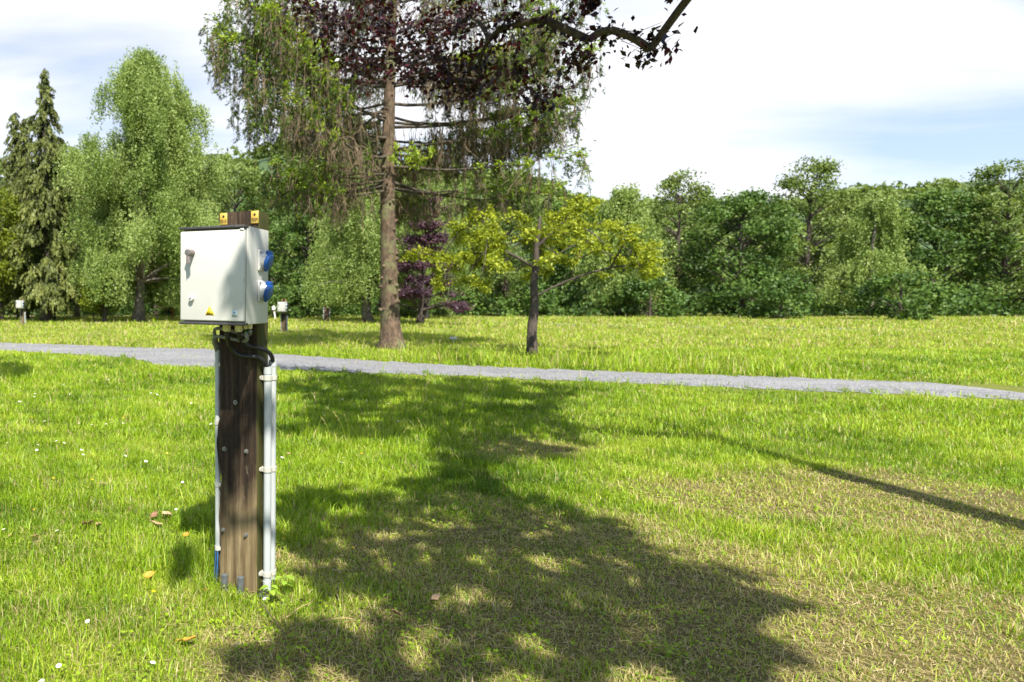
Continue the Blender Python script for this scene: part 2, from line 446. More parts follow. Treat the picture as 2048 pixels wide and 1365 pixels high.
def weeping_birch(name, label, loc, H, prof, clear, n_clump, seed, r0=.2, lean=(0, 0), lmat=None, leaf=.10, group=None, cat='tree', per=(13, 22), fork=True, drop=(.7, 1.9)):
    """prof: list of (height fraction, crown radius in metres)"""
    rg = np.random.default_rng(seed)
    root = thing(name, label, cat, loc, 0, group)
    P = trunk_pts(H * .96, seed, lean, .25)
    tm = MB(); k = np.linspace(0, 1, len(P))
    tm.tube(P, r0 * (1 - k) ** .9 + .015 + r0 * .5 * np.exp(-k * 40), 12, wob=.09, seed=seed)
    cm = MB()
    hs = [p[0] for p in prof]; rs = [p[1] for p in prof]
    C, D = [], []
    wz = rg.uniform(0, 6.28, 4)
    nl_ = max(12, n_clump // 4)
    for c in range(nl_):
        f0 = clear / H + (1 - clear / H) * ((c + rg.uniform(0, 1)) / nl_) ** 1.15
        az0 = rg.uniform(0, 2 * math.pi)
        lump = 1 + .16 * math.sin(2 * az0 + wz[0] + 9 * f0) + .13 * math.sin(3 * az0 - 14 * f0 + wz[1])
        tip = None
        for s_ in range(4):
            f = min(.995, f0 + rg.normal(0, .018)); R = np.interp(f, hs, rs) * lump
            az = az0 + rg.normal(0, .28); rr = R * (1.0 - .2 * s_) * rg.uniform(.86, 1.08)
            ax = at_h(P, f * H * .96)
            end = ax + np.array([math.cos(az) * rr, math.sin(az) * rr, 0])
            C.append(end); D.append([math.cos(az), math.sin(az), 0])
            if tip is None: tip = (end, rr)
        end, rr = tip
        st = at_h(P, max(clear * 1.3, f0 * H * .96 - rr * rg.uniform(.3, .8)))
        w = .055 * r0 / .2 * (1.1 - f0)
        tm.tube(bez(st, st * .45 + end * .55 + np.array([0, 0, rr * .18]), end, 7), np.linspace(max(w, .014) * 1.2, .006, 7), 5, cap=False)
    for c, d in zip(C, D):
        d = np.array(d)
        ns = rg.integers(*per); cr_ = rg.uniform(.18, .42)
        base = rg.uniform(0, .6)
        for s in range(ns):
            o = rg.normal(0, 1, 3) * np.array([cr_, cr_, cr_ * .55])
            L = rg.uniform(*drop); nl = int(L * 17) + 5
            t = rg.uniform(0, 1, nl)[:, None]
            pos = c + o + d * (.35 * t) - np.array([0, 0, 1.0]) * L * (t ** 1.3 - .25) + rg.normal(0, .07, (nl, 3)) * (1 + t * .2)
            pos = pos[pos[:, 2] > .75 + .4 * rg.random(len(pos))] if clear < 3 else pos
            nl = len(pos)
            A = np.array([0, 0, -1.0]) + rg.normal(0, .7, (nl, 3)); N = rg.normal(0, 1, (nl, 3)) * np.array([1, 1, .6])
            cm.leaves(pos, rg.uniform(.7, 1.25, nl) * leaf, N, A, .62, rnd=np.clip(base + rg.uniform(0, .45, nl), 0, 1))
    tm.build('trunk', M_BARK_BIRCH, root, smooth=True)
    cm.build('crown', lmat or M_BIRCH, root)
    return root

def drooping_conifer(name, label, loc, H, prof, clear, seed, r0=.24, cat='tree', group=None, step=.32, leaders=((0, 0, 1.0),), frond=.15, lmat=None):
    rg = np.random.default_rng(seed)
    root = thing(name, label, cat, loc, 0, group)
    tm, cm = MB(), MB()
    hs = [p[0] for p in prof]; rs = [p[1] for p in prof]
    for (lx, ly, lh) in leaders:
        P = trunk_pts(H * lh, seed + int(lh * 100), (lx, ly), .06)
        k = np.linspace(0, 1, len(P))
        tm.tube(P, r0 * (1 - k) + .012 + r0 * .5 * np.exp(-k * 40), 10, wob=.07, seed=seed)
        h = clear
        while h < H * lh - .05:
            f = h / (H * lh); R = np.interp(f, hs, rs) * lh ** .5
            nb = max(4, int(5 + R * 2.6))
            for b in range(nb):
                az = rg.uniform(0, 2 * math.pi); L = R * rg.uniform(.55, 1.12)
                d = np.array([math.cos(az), math.sin(az), 0]); st = at_h(P, h + rg.uniform(-.15, .15))
                mid = st + d * L * .6 + np.array([0, 0, .02 * L]); end = st + d * L + np.array([0, 0, -.30 * L - .05])
                B = bez(st, mid, end, 7)
                tm.tube(B, np.linspace(.012 + .012 * R, .004, 7), 4, cap=False)
                nh = max(3, int(L * 9))
                light = rg.uniform(0, .35)
                for q in range(nh):
                    u = rg.uniform(.15, 1.0)
                    p = np.array([np.interp(u, np.linspace(0, 1, 7), B[:, a]) for a in range(3)])
                    side = rg.normal(0, 1, 3) * np.array([.14, .14, .03]) * (.6 + L * .35)
                    hl = rg.uniform(.22, .62) * (.45 + .55 * min(1, R / 1.2)); nl = int(10 + hl * 26)
                    t = rg.uniform(0, 1, nl)[:, None]
                    pos = p + side * (t ** .5) + d * .12 * t + np.array([0, 0, -hl]) * t ** 1.3 + rg.normal(0, .025, (nl, 3))
                    A = np.array([0, 0, -1.0]) + d * .35 + rg.normal(0, .35, (nl, 3)); N = rg.normal(0, 1, (nl, 3)) + d * .8
                    cm.leaves(pos, rg.uniform(.7, 1.2, nl) * frond, N, A, .38, rnd=np.clip(light + .45 * (u - .3) + rg.uniform(0, .3, nl), 0, 1))
            h += step * rg.uniform(.7, 1.3) * (.55 + .45 * min(1, R))
    tm.build('trunk', M_BARK_DARK, root, smooth=True)
    cm.build('crown', lmat or M_CONIF, root)
    return root

def broadleaf(name, label, loc, H, R, clear, n_clump, seed, lmat, leaf=.16, per=170, r0=.18, cat='tree', group=None, shape='round', flat=.65, cr=(.5, 1.0), bmat=None, stems=1, layered=False):
    rg = np.random.default_rng(seed)
    root = thing(name, label, cat, loc, 0, group)
    tm, cm = MB(), MB()
    P = None
    for s in range(stems):
        ln = (0, 0) if stems == 1 else tuple(rg.normal(0, .25 * R, 2))
        Ps = trunk_pts(H * .85, seed + s, ln, .2)
        if P is None: P = Ps
        k = np.linspace(0, 1, len(Ps))
        tm.tube(Ps, r0 / math.sqrt(stems) * (1 - k) ** .8 + .015 + r0 * .4 * np.exp(-k * 40), 9, wob=.1, seed=seed + s)
    for c in range(n_clump):
        f = (c + rg.uniform(0, 1)) / n_clump
        h = clear + (H - clear) * f
        if shape == 'round': rr = R * math.sqrt(max(.03, 1 - (2 * f - .9) ** 2 / 1.25))
        elif shape == 'cone': rr = R * (1.02 - f) ** .8
        elif shape == 'umbrella': rr = R * (1 - .6 * f)
        else: rr = R * min(1, (1.05 - f) * 2.2)
        q = math.sqrt(rg.uniform(.15, 1.0)); az = rg.uniform(0, 2 * math.pi)
        d = np.array([math.cos(az), math.sin(az), 0])
        ctr = at_h(P, min(h, H * .85)); ctr[2] = h
        ctr = ctr + d * rr * q
        if layered: ctr[2] = clear + round((h - clear) / .62) * .62 + rg.normal(0, .08) - .12 * rr * q
        if q > .45:
            st = at_h(P, max(clear * .6, min(H * .8, h - rr * q * .7)))
            tm.tube(bez(st, st * .4 + ctr * .6 + np.array([0, 0, .15 * rr]), ctr, 6), np.linspace(.05 * r0 / .18 * (1.1 - f * .6), .007, 6), 5, cap=False)
        rc = rg.uniform(*cr)
        n_ = int(per * rg.uniform(.7, 1.3))
        u = nrm(rg.normal(0, 1, (n_, 3)))
        pos = u * rc * (rg.uniform(.25, 1.08, (n_, 1)) ** .6) * np.array([1, 1, flat])
        lump = 1 + .22 * np.sin(u[:, 0:1] * 5 + seed) + .18 * np.sin(u[:, 1:2] * 7 + c)
        pos = pos * lump + ctr
        N = u * .8 + np.array([0, 0, .75]) + rg.normal(0, .45, (n_, 3))
        A = rg.normal(0, 1, (n_, 3)) + np.array([0, 0, -.35])
        base = rg.uniform(0, .5)
        cm.leaves(pos, rg.uniform(.65, 1.3, n_) * leaf, N, A, .65, rnd=np.clip(base + rg.uniform(0, .5, n_), 0, 1))
    tm.build('trunk', bmat or M_BARK_DARK, root, smooth=True)
    cm.build('crown', lmat, root)
    return root

# --- the two weeping birches and conifers on the left
def base_of(px, py):
    g = gnd(px, py); return (g.x, g.y, 0)

weeping_birch('birch_tree', 'tallest weeping birch with pale green hanging foliage, behind the left side of the cabinet', base_of(276, 645), 14.6,
              [(.0, 2.6), (.12, 3.6), (.3, 3.8), (.45, 3.6), (.6, 3.6), (.72, 3.25), (.82, 2.65), (.9, 1.8), (.96, 1.0), (1, .2)], 1.7, 330, 11, .27, lean=(.5, 0), per=(20, 30), leaf=.115, drop=(.8, 2.2))
weeping_birch('birch_tree', 'shorter weeping birch with a thin trunk, between the pointed conifer and the tallest birch', base_of(153, 637), 11.2,
              [(.0, 1.5), (.2, 2.1), (.45, 2.1), (.65, 1.7), (.85, 1.0), (1, .15)], 1.9, 190, 12, .17, lean=(-.15, 0), per=(13, 22))
drooping_conifer('conifer_tree', 'tall dark conifer with one long pointed drooping top and a thick trunk', base_of(96, 644), 14.0,
                 [(.0, 2.3), (.15, 2.8), (.35, 2.5), (.55, 1.85), (.7, 1.25), (.82, .75), (.92, .36), (1, .14)], 1.5, 21, .34, frond=.19)
drooping_conifer('conifer_tree', 'broader dark conifer with two short tops, behind the small far cabinet on the left', base_of(46, 640), 12.7,
                 [(.0, 1.9), (.2, 2.0), (.45, 1.7), (.65, 1.2), (.8, .8), (.92, .4), (1, .14)], 1.4, 22, .27, frond=.18, leaders=((-.25, .1, 1.0), (.35, 0, .96)))
broadleaf('broadleaf_tree', 'bright yellow green tree cut by the left edge of the picture', base_of(0, 645), 7.0, 1.4, 1.5, 60, 31, M_LIME, .15, 210, .2)
broadleaf('small_tree', 'small round tree with a thin leaning dark trunk between the two birch trunks', base_of(209, 647), 2.9, 1.25, .75, 40, 32, M_LIME, .13, 170, .1, flat=.55, cr=(.35, .6))
broadleaf('purple_tree', 'dark purple and rust coloured tree in shade just left of the cabinet', base_of(312, 633), 7.4, 1.3, .6, 42, 33, M_RUST, .15, 170, .15, shape='cone')
# --- right of the post
weeping_birch('birch_tree', 'weeping birch with a pale trunk hanging low just left of the big spruce trunk', base_of(738, 646), 9.6,
              [(.0, 2.0), (.12, 2.6), (.3, 2.7), (.5, 2.3), (.7, 1.7), (.85, 1.0), (1, .2)], 1.5, 230, 13, .22, lean=(-.6, 0), per=(13, 22), drop=(.8, 2.1))
weeping_birch('birch_tree', 'pale weeping birch rising behind the purple tree right of the big spruce trunk', base_of(850, 640), 10.5,
              [(.0, 1.9), (.2, 2.6), (.4, 2.9), (.6, 2.4), (.8, 1.6), (1, .2)], 2.5, 190, 14, .2, per=(12, 20))
broadleaf('purple_tree', 'dark purple leaved tree with a low forked trunk, right of the big spruce trunk', base_of(839, 651), 6.4, 2.1, 1.15, 70, 34, M_PURPLE, .12, 230, .17, shape='cone', flat=.45, cr=(.4, .75), layered=True, stems=2)
# --- the wood behind the far lawn
WOOD = 'trees of the wood behind the far lawn'
gA = gnd(585, 629); wood_a = broadleaf('wood_tree', 'deep green leafy tree just right of the wooden post, behind the far cabinet', (gA.x, 45, 0), 7.2, 2.9, .5, 85, 41, M_DARKGREEN, .19, 190, .2, group=WOOD)
wood_b = broadleaf('wood_tree', 'pale grey green tree behind the top of the cabinet, left of the post', (at(470, 620, 52).x, 52, 0), 11.2, 3.0, 1.0, 85, 42, M_MIDGREEN, .2, 170, .25, group=WOOD)
wood_c = weeping_birch('wood_tree', 'pale feathery tree right of the post, between the deep green tree and the hanging birch', (at(632, 620, 50).x, 50, 0), 8.6,
                       [(0, 1.4), (.3, 2.0), (.6, 1.7), (.85, 1.0), (1, .2)], .8, 105, 43, .2, group=WOOD, leaf=.15, per=(10, 15))
for (px, Y, z, s, src, lab) in [
        (545, 60, 1.9, 1.45, wood_a, 'tall dark tree behind the deep green tree and under the left spruce boughs'),
        (425, 50, 0.4, .92, wood_a, 'green tree showing between the tallest birch and the cabinet top'),
        (700, 56, 4.0, .85, wood_b, 'pale tree behind the hanging birch left of the spruce trunk'),
        (795, 60, 2.7, .88, wood_b, 'pale tree directly behind the spruce trunk'),
        (905, 54, 1.1, 1.0, wood_a, 'deep green tree behind the yellow green branches at the right edge'),
        (350, 58, 5.2, .75, wood_b, 'pale tree behind the right half of the tallest birch'),
        (215, 56, 2.2, .9, wood_a, 'deep green tree behind the gap between the two birch trunks'),
        (60, 55, 3.3, 1.0, wood_a, 'deep green tree behind the trunks of the two conifers'),
        (-20, 50, .7, .85, wood_b, 'pale tree behind the left edge yellow green tree'),
        (1010, 50, 5.0, .95, wood_b, 'first pale wood tree right of the yellow green layered tree'),
        (1120, 56, 3.9, 1.25, wood_a, 'deep green wood tree, leftmost of its kind right of the layered tree'),
        (1245, 48, 2.2, 1.1, wood_c, 'feathery wood tree standing between two broad trees on the right'),
        (1350, 54, 1.2, 1.0, wood_b, 'second pale wood tree right of the yellow green layered tree'),
        (1480, 48, .3, 1.2, wood_a, 'deep green wood tree, middle one of its kind right of the layered tree'),
        (1610, 55, 4.4, 1.1, wood_b, 'third pale wood tree right of the yellow green layered tree'),
        (1740, 47, 5.5, 1.0, wood_c, 'feathery wood tree nearest the right end of the wood'),
        (1860, 52, 3.5, 1.3, wood_a, 'deep green wood tree at the right end of the wood'),
        (2000, 50, 2.5, 1.0, wood_b, 'pale wood tree at the far right edge of the render')]:
    p = at(px, 620, Y)
    copy_tree(src, (p.x, Y, 0), z, s, label=lab, group=WOOD)

SH = 'shrubs along the foot of the wood'
sh0 = broadleaf('shrub', 'leafy light green shrub beside the brown stake left of the cabinet', base_of(338, 634), 1.25, .75, .1, 16, 51, M_MIDGREEN, .13, 150, .04, cat='bush', group=SH, cr=(.25, .42))
sh1 = broadleaf('shrub', 'dark green shrub under the wood behind the far white cabinet', (at(575, 620, 42).x, 42, 0), 1.9, 1.3, .1, 22, 52, M_DARKGREEN, .16, 170, .05, cat='bush', group=SH, cr=(.35, .6))
for (px, py, s, z, src, lab) in [
        (612, 632, 1.0, 1.0, sh0, 'pale leafy shrub at the wood edge between the far cabinet and the dark stake'),
        (820, 638, .95, 2.0, sh0, 'bright low shrub left of the purple tree trunk'),
        (880, 636, 1.1, 3.0, sh0, 'bright low shrub right of the purple tree trunk'),
        (690, 629, 1.1, .5, sh1, 'dark shrub behind the dark stake left of the spruce trunk'),
        (780, 630, 1.2, 1.5, sh1, 'dark shrub directly behind the spruce trunk'),
        (915, 630, 1.1, 2.5, sh1, 'dark shrub behind the right edge of the far lawn'),
        (250, 628, 1.2, 3.5, sh1, 'dark shrub in shade beside the tallest birch trunk'),
        (180, 627, 1.0, 4.5, sh1, 'dark shrub between the shorter birch and the small round tree'),
        (120, 627, 1.1, 5.5, sh1, 'dark shrub right of the thick conifer trunk'),
        (70, 627, 1.0, 2.2, sh1, 'dark shrub between the two conifer trunks'),
        (30, 628, 1.2, .2, sh1, 'dark shrub left of the far left cabinet'),
        (400, 629, 1.3, 4.0, sh1, 'dark shrub behind the lower left corner of the cabinet'),
        (480, 629, 1.3, 5.0, sh1, 'dark shrub behind the middle of the cabinet'),
        (1060, 634, 1.3, .9, sh1, 'first dark shrub right of the yellow green layered tree'),
        (1300, 636, 1.4, 2.9, sh1, 'second dark shrub right of the yellow green layered tree'),
        (1560, 640, 1.3, 3.9, sh1, 'third dark shrub right of the yellow green layered tree'),
        (1800, 642, 1.4, 1.9, sh1, 'last dark shrub at the right end of the wood')]:
    copy_tree(src, base_of(px, py), z, s, label=lab, group=SH)

# undergrowth: one uncountable dark band under the wood
rg = np.random.default_rng(77)
mb = MB(); n = 60000
x = rg.uniform(-24, 74, n); y = 46 + rg.uniform(0, 22, n) + 2 * W4(x, x); hgt = 1.5 + .7 * W1(x * .7, y * .7)
z = rg.uniform(0, 1, n) ** .8 * np.maximum(hgt, .4)
mb.leaves(np.stack([x, y, z], -1), rg.uniform(.18, .36, n), rg.normal(0, 1, (n, 3)) + np.array([0, -.5, .5]), rg.normal(0, 1, (n, 3)), .7, rnd=np.clip(.35 + .25 * W1(x, y) + rg.uniform(-.2, .3, n), 0, 1))
tag(mb.build('undergrowth', M_DARKGREEN), 'dark low undergrowth filling the foot of the wood behind the far lawn', 'undergrowth', kind='stuff')

# ------------------------------------------------------------------ the big spruce
SB = gnd(783, 700)
def big_spruce():
    rg = np.random.default_rng(61)
    root = thing('spruce_tree', 'large old spruce with a bare scarred trunk and hanging brown twigs beside the gravel path', 'tree', (SB.x, SB.y, 0))
    H = 12.0
    hh = np.concatenate([np.linspace(-.05, .6, 8), np.linspace(.8, H * .97, 60)])
    P = np.stack([-.10 * np.sin(hh * .35) - .012 * hh, .05 * np.sin(hh * .5), hh], -1)
    R = .225 * (1 - hh / H) ** .75 + .012 + .17 * np.exp(-np.maximum(hh, 0) * 3.0)
    tm = MB(); tm.tube(P, R, 26, wob=.035, seed=3)
    for k in range(26):                                      # sawn stubs and scars on the bare trunk
        h = rg.uniform(.9, 4.6); az = rg.uniform(math.pi * .9, math.pi * 2.1)
        r = np.interp(h, hh, R); c = at_h(P, h); d = np.array([math.cos(az), math.sin(az), .15])
        s = rg.uniform(.03, .055)
        tm.tube([c + d * r * .55, c + d * (r + .01), c + d * (r + rg.uniform(.02, .07))], [s * 1.6, s * 1.1, s * .75], 8)
    for k in range(9):
        az = k / 9 * 6.28 + rg.normal(0, .2); d = np.array([math.cos(az), math.sin(az), 0])
        tm.tube([d * .12 + [0, 0, .55], d * .24 + [0, 0, .2], d * .42 + [0, 0, -.04]], [.10, .10, .05], 8)
    tm.build('trunk', M_BARK_SPRUCE, root, smooth=True)
    lm, gm, dm = MB(), MB(), MB()
    limbs = []
    h = 4.15
    while h < H - .6:
        low = h < 8.8
        nb = rg.integers(4, 6) if low else 4
        for b in range(nb):
            az = rg.uniform(0, 2 * math.pi)
            if abs(az - 1.52 * math.pi) < .42: az += math.pi * rg.choice([-.33, .33])
            L = np.interp(h, [4, 5, 8, 9.5, 12], [3.6, 4.7, 4.4, 2.4, .4]) * rg.uniform(.72, 1.05)
            limbs.append((h + rg.uniform(-.12, .12), az, L, low))
        h += rg.uniform(.34, .52) if low else .75
    limbs += [(4.2 + .12 * q_, math.pi * (1.12 + .04 * q_), 3.6 + .2 * (q_ % 3), True) for q_ in range(3)]
    limbs += [(4.25, math.pi * 1.02, 4.2, True), (4.5, math.pi * 1.12, 4.4, True), (5.3, math.pi * 1.05, 4.7, True), (6.0, math.pi * .97, 4.8, True),
              (6.6, math.pi * 1.1, 4.6, True), (4.3, .05, 4.6, True), (5.6, -.1, 4.6, True), (4.9, math.pi * 1.3, 4.3, True), (7.3, math.pi * 1.02, 4.4, True), (8.0, math.pi * 1.07, 4.2, True)]
    for (h, az, L, low) in limbs:
        if abs(az - math.pi) < .75 and h < 7: L = min(L, np.interp(h, [4, 5, 6, 7], [2.9, 3.4, 4.0, 4.7]))
        d = np.array([math.cos(az), math.sin(az), 0]); sd_ = np.array([-d[1], d[0], 0])
        st = at_h(P, h)
        dip = rg.uniform(.06, .20) * L if h < 5 else rg.uniform(.0, .10) * L
        mid = st + d * L * .55 + np.array([0, 0, -dip]); end = st + d * L + sd_ * rg.normal(0, .25) + np.array([0, 0, (-.02 if h < 4.7 else .16) * L + rg.normal(0, .12)])
        nseg = 12
        B = bez(st, mid, end, nseg) + rg.normal(0, .045, (nseg, 3)) * np.linspace(.1, 1, nseg)[:, None]
        lm.tube(B, np.linspace(.036 * L / 4.5 + .007, .006, nseg), 6, cap=False, wob=.06, seed=int(h * 100))
        uu = np.linspace(0, 1, nseg)
        def on(u): return np.array([np.interp(u, uu, B[:, a]) for a in range(3)])
        nh = int(L * ((7.5 if h < 4.7 else (10.5 if h < 5.4 else 13.5) + (3 if math.cos(az) > .2 else 0)) if low else 8))
        for q in range(nh):
            u = rg.uniform(.12, 1.0) ** .8
            p = on(u)
            lat = sd_ * rg.normal(0, .34 * (1.1 - .55 * u)) + d * rg.uniform(0, .25)
            # side shoot, then a hanging branchlet
            q0 = p + lat * .6; q1 = p + lat + np.array([0, 0, -.10])
            hl = rg.uniform(.35, 1.15) * (1.0 if u > .3 else .7)
            if h < 5.3: hl *= .55
            q2 = q1 + lat * .15 + np.array([rg.normal(0, .05), rg.normal(0, .05), -hl])
            dm.tube(np.vstack([p[None], q0[None], q1[None], ((q1 + q2) / 2)[None] + rg.normal(0, .02, (1, 3)), q2[None]]), [.009, .008, .007, .006, .003], 3, cap=False)
            green = rg.random() < (.24 + .56 * np.clip((u - .5) / .4, 0, 1))
            for s in range(7 if not green else 2):           # thin dead side twigs
                v = rg.uniform(.15, 1); c0 = q1 + (q2 - q1) * v
                e = c0 + np.array([rg.normal(0, .09), rg.normal(0, .09), -rg.uniform(.1, .4)])
                dm.tube(np.stack([c0, (c0 + e) / 2 + rg.normal(0, .015, 3), e]), [.007, .006, .003], 3, cap=False)
            if green:
                base_ = rg.uniform(.0, .48)
                for tuft_ in range(int((3.5 + hl * 7) * (1 if low else .6))):
                    v = rg.uniform(.05, 1); c0 = q1 + (q2 - q1) * v + rg.normal(0, .05, 3); nl = 22
                    ax_ = nrm(np.array([rg.normal(0, .8), rg.normal(0, .8), -.7])); ln = rg.uniform(.08, .20)
                    t = rg.uniform(0, 1, (nl, 1))
                    gm.leaves(c0 + ax_ * ln * t + rg.normal(0, .014, (nl, 3)), rg.uniform(.045, .075, nl), rg.normal(0, 1, (nl, 3)), ax_ + rg.normal(0, .5, (nl, 3)), .27,
                              rnd=np.clip(base_ + .35 * (rg.random() < .3) + rg.uniform(-.05, .15, nl), 0, 1))
            if rg.random() < .42 * (u > .45):                 # fresh bright tips lying along the limb top
                nl = 34
                pos = p + lat * rg.uniform(0, 1.1, (nl, 1)) + rg.normal(0, .05, (nl, 3)) + np.array([0, 0, .02])
                gm.leaves(pos, rg.uniform(.07, .12, nl), rg.normal(0, .6, (nl, 3)) + np.array([0, 0, 1]), lat + d * .4 + rg.normal(0, .35, (nl, 3)), .38, rnd=np.clip(rg.uniform(.6, 1.0, nl), 0, 1))
        # tip spray
        nl = 90; pos = end + rg.normal(0, .13, (nl, 3)) - d * rg.uniform(0, .4, (nl, 1))
        gm.leaves(pos, rg.uniform(.08, .13, nl), rg.normal(0, 1, (nl, 3)), d + rg.normal(0, .5, (nl, 3)) - np.array([0, 0, .3]), .36, rnd=rg.uniform(.2, .8, nl))
    # one low bright bough right at the trunk
    c = at(815, 300, SB.y - .6) - Vector((SB.x, SB.y, 0)); c = np.array(c)
    for s in range(9):
        a = c + np.array([rg.uniform(-.5, .6), rg.uniform(-.3, .3), rg.uniform(-.12, .1)]); nl = 60
        e = a + np.array([rg.uniform(-.1, .35), rg.uniform(-.2, .2), -rg.uniform(.15, .5)])
        t = rg.uniform(0, 1, (nl, 1))
        gm.leaves(a + (e - a) * t + rg.normal(0, .05, (nl, 3)), rg.uniform(.07, .12, nl), rg.normal(0, 1, (nl, 3)), (e - a)[None] + rg.normal(0, .3, (nl, 3)), .36, rnd=rg.uniform(.65, 1, nl))
    lm.build('limbs', M_LIMB, root, smooth=True)
    dm.build('dead_twigs', M_DEADTWIG, root)
    gm.build('needles', M_SPRUCE, root)
    return root
big_spruce()

# ------------------------------------------------------------------ copper leaved trees near the viewer (they cast the shade on the lawn)
def copper_tree(name, label, loc, H, clumps, seed, per=150, leaf=.075, rc=(.32, .55), r0=.13, lmat=None, group=None, dens=2600):
    """clumps: world points; branches run from the trunk to each"""
    rg = np.random.default_rng(seed)
    root = thing(name, label, 'tree', loc, 0, group)
    tm, cm = MB(), MB()
    P = trunk_pts(H, seed, (.15, .1), .12)
    k = np.linspace(0, 1, len(P))
    tm.tube(P, r0 * (1 - k) ** .7 + .02 + r0 * .5 * np.exp(-k * 40), 12, wob=.07, seed=seed)
    Cs = [np.array(c[:3]) - np.array(loc) for c in clumps]; RR = [c[3] if len(c) > 3 else None for c in clumps]
    hub = at_h(P, H * .42)
    nodes = [at_h(P, H * q) for q in (.34, .42, .5, .62, .75)]; par = [-1] * 5; own = []
    order = sorted(range(len(Cs)), key=lambda k_: np.linalg.norm(Cs[k_] - hub))
    curves = []
    for k_ in order:
        c = Cs[k_]
        ds = [np.linalg.norm(c - q) + .35 * np.linalg.norm(q - hub) for q in nodes]
        j = int(np.argmin(ds)); st = nodes[j]
        seg_ = bez(st, st * .5 + c * .5 + np.array([0, 0, .10 * np.linalg.norm(c - st)]) + rg.normal(0, .05, 3), c, 6)
        base = len(nodes); prev = j
        for q in seg_[1:]:
            nodes.append(q); par.append(prev); prev = len(nodes) - 1
        own.append(prev)
    load = np.zeros(len(nodes))
    for e_i in own:
        k_ = e_i
        while k_ >= 0: load[k_] += 1; k_ = par[k_]
    for k_ in range(5, len(nodes)):
        ra, rb = .0062 * load[max(par[k_], 0)] ** .52 if par[k_] >= 5 else .0062 * load[k_] ** .52, .0062 * load[k_] ** .52
        tm.tube([nodes[par[k_]], nodes[k_]], [min(ra, rb * 1.5), rb], 6, cap=False)
    for c, r_fix in zip(Cs, RR):
        r = r_fix or rg.uniform(*rc); n_ = int(per * rg.uniform(.7, 1.3)) if not r_fix else int(r_fix ** 2 * dens * rg.uniform(.8, 1.2))
        
        nt = 9 if not r_fix else 5
        for s in range(nt):
            e = c + nrm(rg.normal(0, 1, 3)) * r * rg.uniform(.6, 1.25) * np.array([1, 1, .7])
            tm.tube(np.stack([c, (c + e) / 2 + rg.normal(0, .03, 3), e]), [.006, .004, .002], 3, cap=False)
            m_ = n_ // nt; t = rg.uniform(.2, 1.1, (m_, 1))
            pos = c + (e - c) * t + rg.normal(0, (r_fix or .6) * .1 + .012, (m_, 3))
            cm.leaves(pos, rg.uniform(.7, 1.25, m_) * leaf, rg.normal(0, .7, (m_, 3)) + np.array([0, 0, .6]), (e - c)[None] + rg.normal(0, .25, (m_, 3)) + np.array([0, 0, -.15]), .62, rnd=rg.uniform(0, 1, m_), fold=.06)
    tm.build('trunk', M_BARK_DARK, root, smooth=True)
    cm.build('crown', lmat or M_COPPER, root)
    return root

def up_sun(g, z):
    s = SUN * (z / SUN.z); return (g.x + s.x, g.y + s.y, z)

g_ = at(1065, 640, 15.0)
rg = np.random.default_rng(36)
cl = []
while len(cl) < 95:
    q = math.sqrt(rg.uniform(.02, 1)); az = rg.uniform(0, 6.283)
    R_ = 2.75 * (1 + .2 * math.sin(az * 3 + 1) + .12 * math.sin(az * 5))
    zt_ = 3.75 - 1.5 * q ** 1.6
    cl.append((g_.x + math.cos(az) * R_ * q, 15.0 + math.sin(az) * R_ * q, rg.uniform(max(1.5, zt_ - .8), zt_), rg.uniform(.20, .36)))
copper_tree('golden_tree', 'yellow green tree with spreading layered branches at the right edge of the picture', (g_.x, 15.0, 0), 3.2, cl, 37, leaf=.07, lmat=M_YELLOW, r0=.10, dens=3000)
rg = np.random.default_rng(91)
cl = []
# foliage seen in the upper right of the picture
for (px, py, Y) in [(600, 22, 9.2), (640, 30, 9.0), (650, 62, 8.9), (690, 45, 8.8), (735, 15, 8.6), (775, 20, 8.7), (700, 90, 8.7), (745, 80, 8.6), (790, 70, 8.5), (835, 50, 8.4), (875, 45, 8.2), (905, 70, 8.0),
                    (720, 130, 8.7), (765, 120, 8.6), (810, 115, 8.4), (850, 105, 8.3), (890, 125, 8.1), (745, 165, 8.5), (700, 70, 8.8), (815, 150, 8.3), (870, 150, 8.1), (900, 165, 8.0), (760, 140, 8.5),
                    (940, 30, 7.7), (960, 120, 7.5), (1000, 60, 7.2), (1040, 130, 7.0), (1090, 40, 6.8), (1150, 110, 6.5), (1220, 60, 6.4), (960, 180, 7.7), (1080, 190, 7.2), (1300, 100, 6.3), (1180, 170, 6.8)]:
    p = at(px, py, Y)
    if rg.random() < .97: cl.append(tuple(p))
# foliage whose shade falls across the lawn behind the post
def poly_points(poly, spacing, rg):
    P = [gnd(*p) for p in poly]; X = np.array([p.x for p in P]); Y = np.array([p.y for p in P])
    out = []
    for gx_ in np.arange(X.min(), X.max(), spacing):
        for gy_ in np.arange(Y.min(), Y.max(), spacing):
            x, y = gx_ + rg.uniform(-.4, .4) * spacing, gy_ + rg.uniform(-.4, .4) * spacing
            ins = False; j = len(X) - 1
            for i_ in range(len(X)):
                if (Y[i_] > y) != (Y[j] > y) and x < (X[j] - X[i_]) * (y - Y[i_]) / (Y[j] - Y[i_]) + X[i_]: ins = not ins
                j = i_
            if ins: out.append(Vector((x, y, 0)))
    return out
for g_c in poly_points([(545, 765), (640, 754), (740, 757), (909, 760), (1150, 775), (1150, 900), (909, 930), (880, 895), (830, 880), (760, 900), (690, 885), (620, 858), (575, 862), (600, 838), (655, 800), (560, 795)], .36, rg):
    cl.append((*up_sun(g_c, rg.uniform(4.5, 5.1)), .32))
copper_tree('copper_plum_tree', 'dark red copper plum tree reaching in front of the top of the spruce', (4.7, 2.7, 0), 5.8, cl, 92, per=125, dens=4200, rc=(.24, .44))

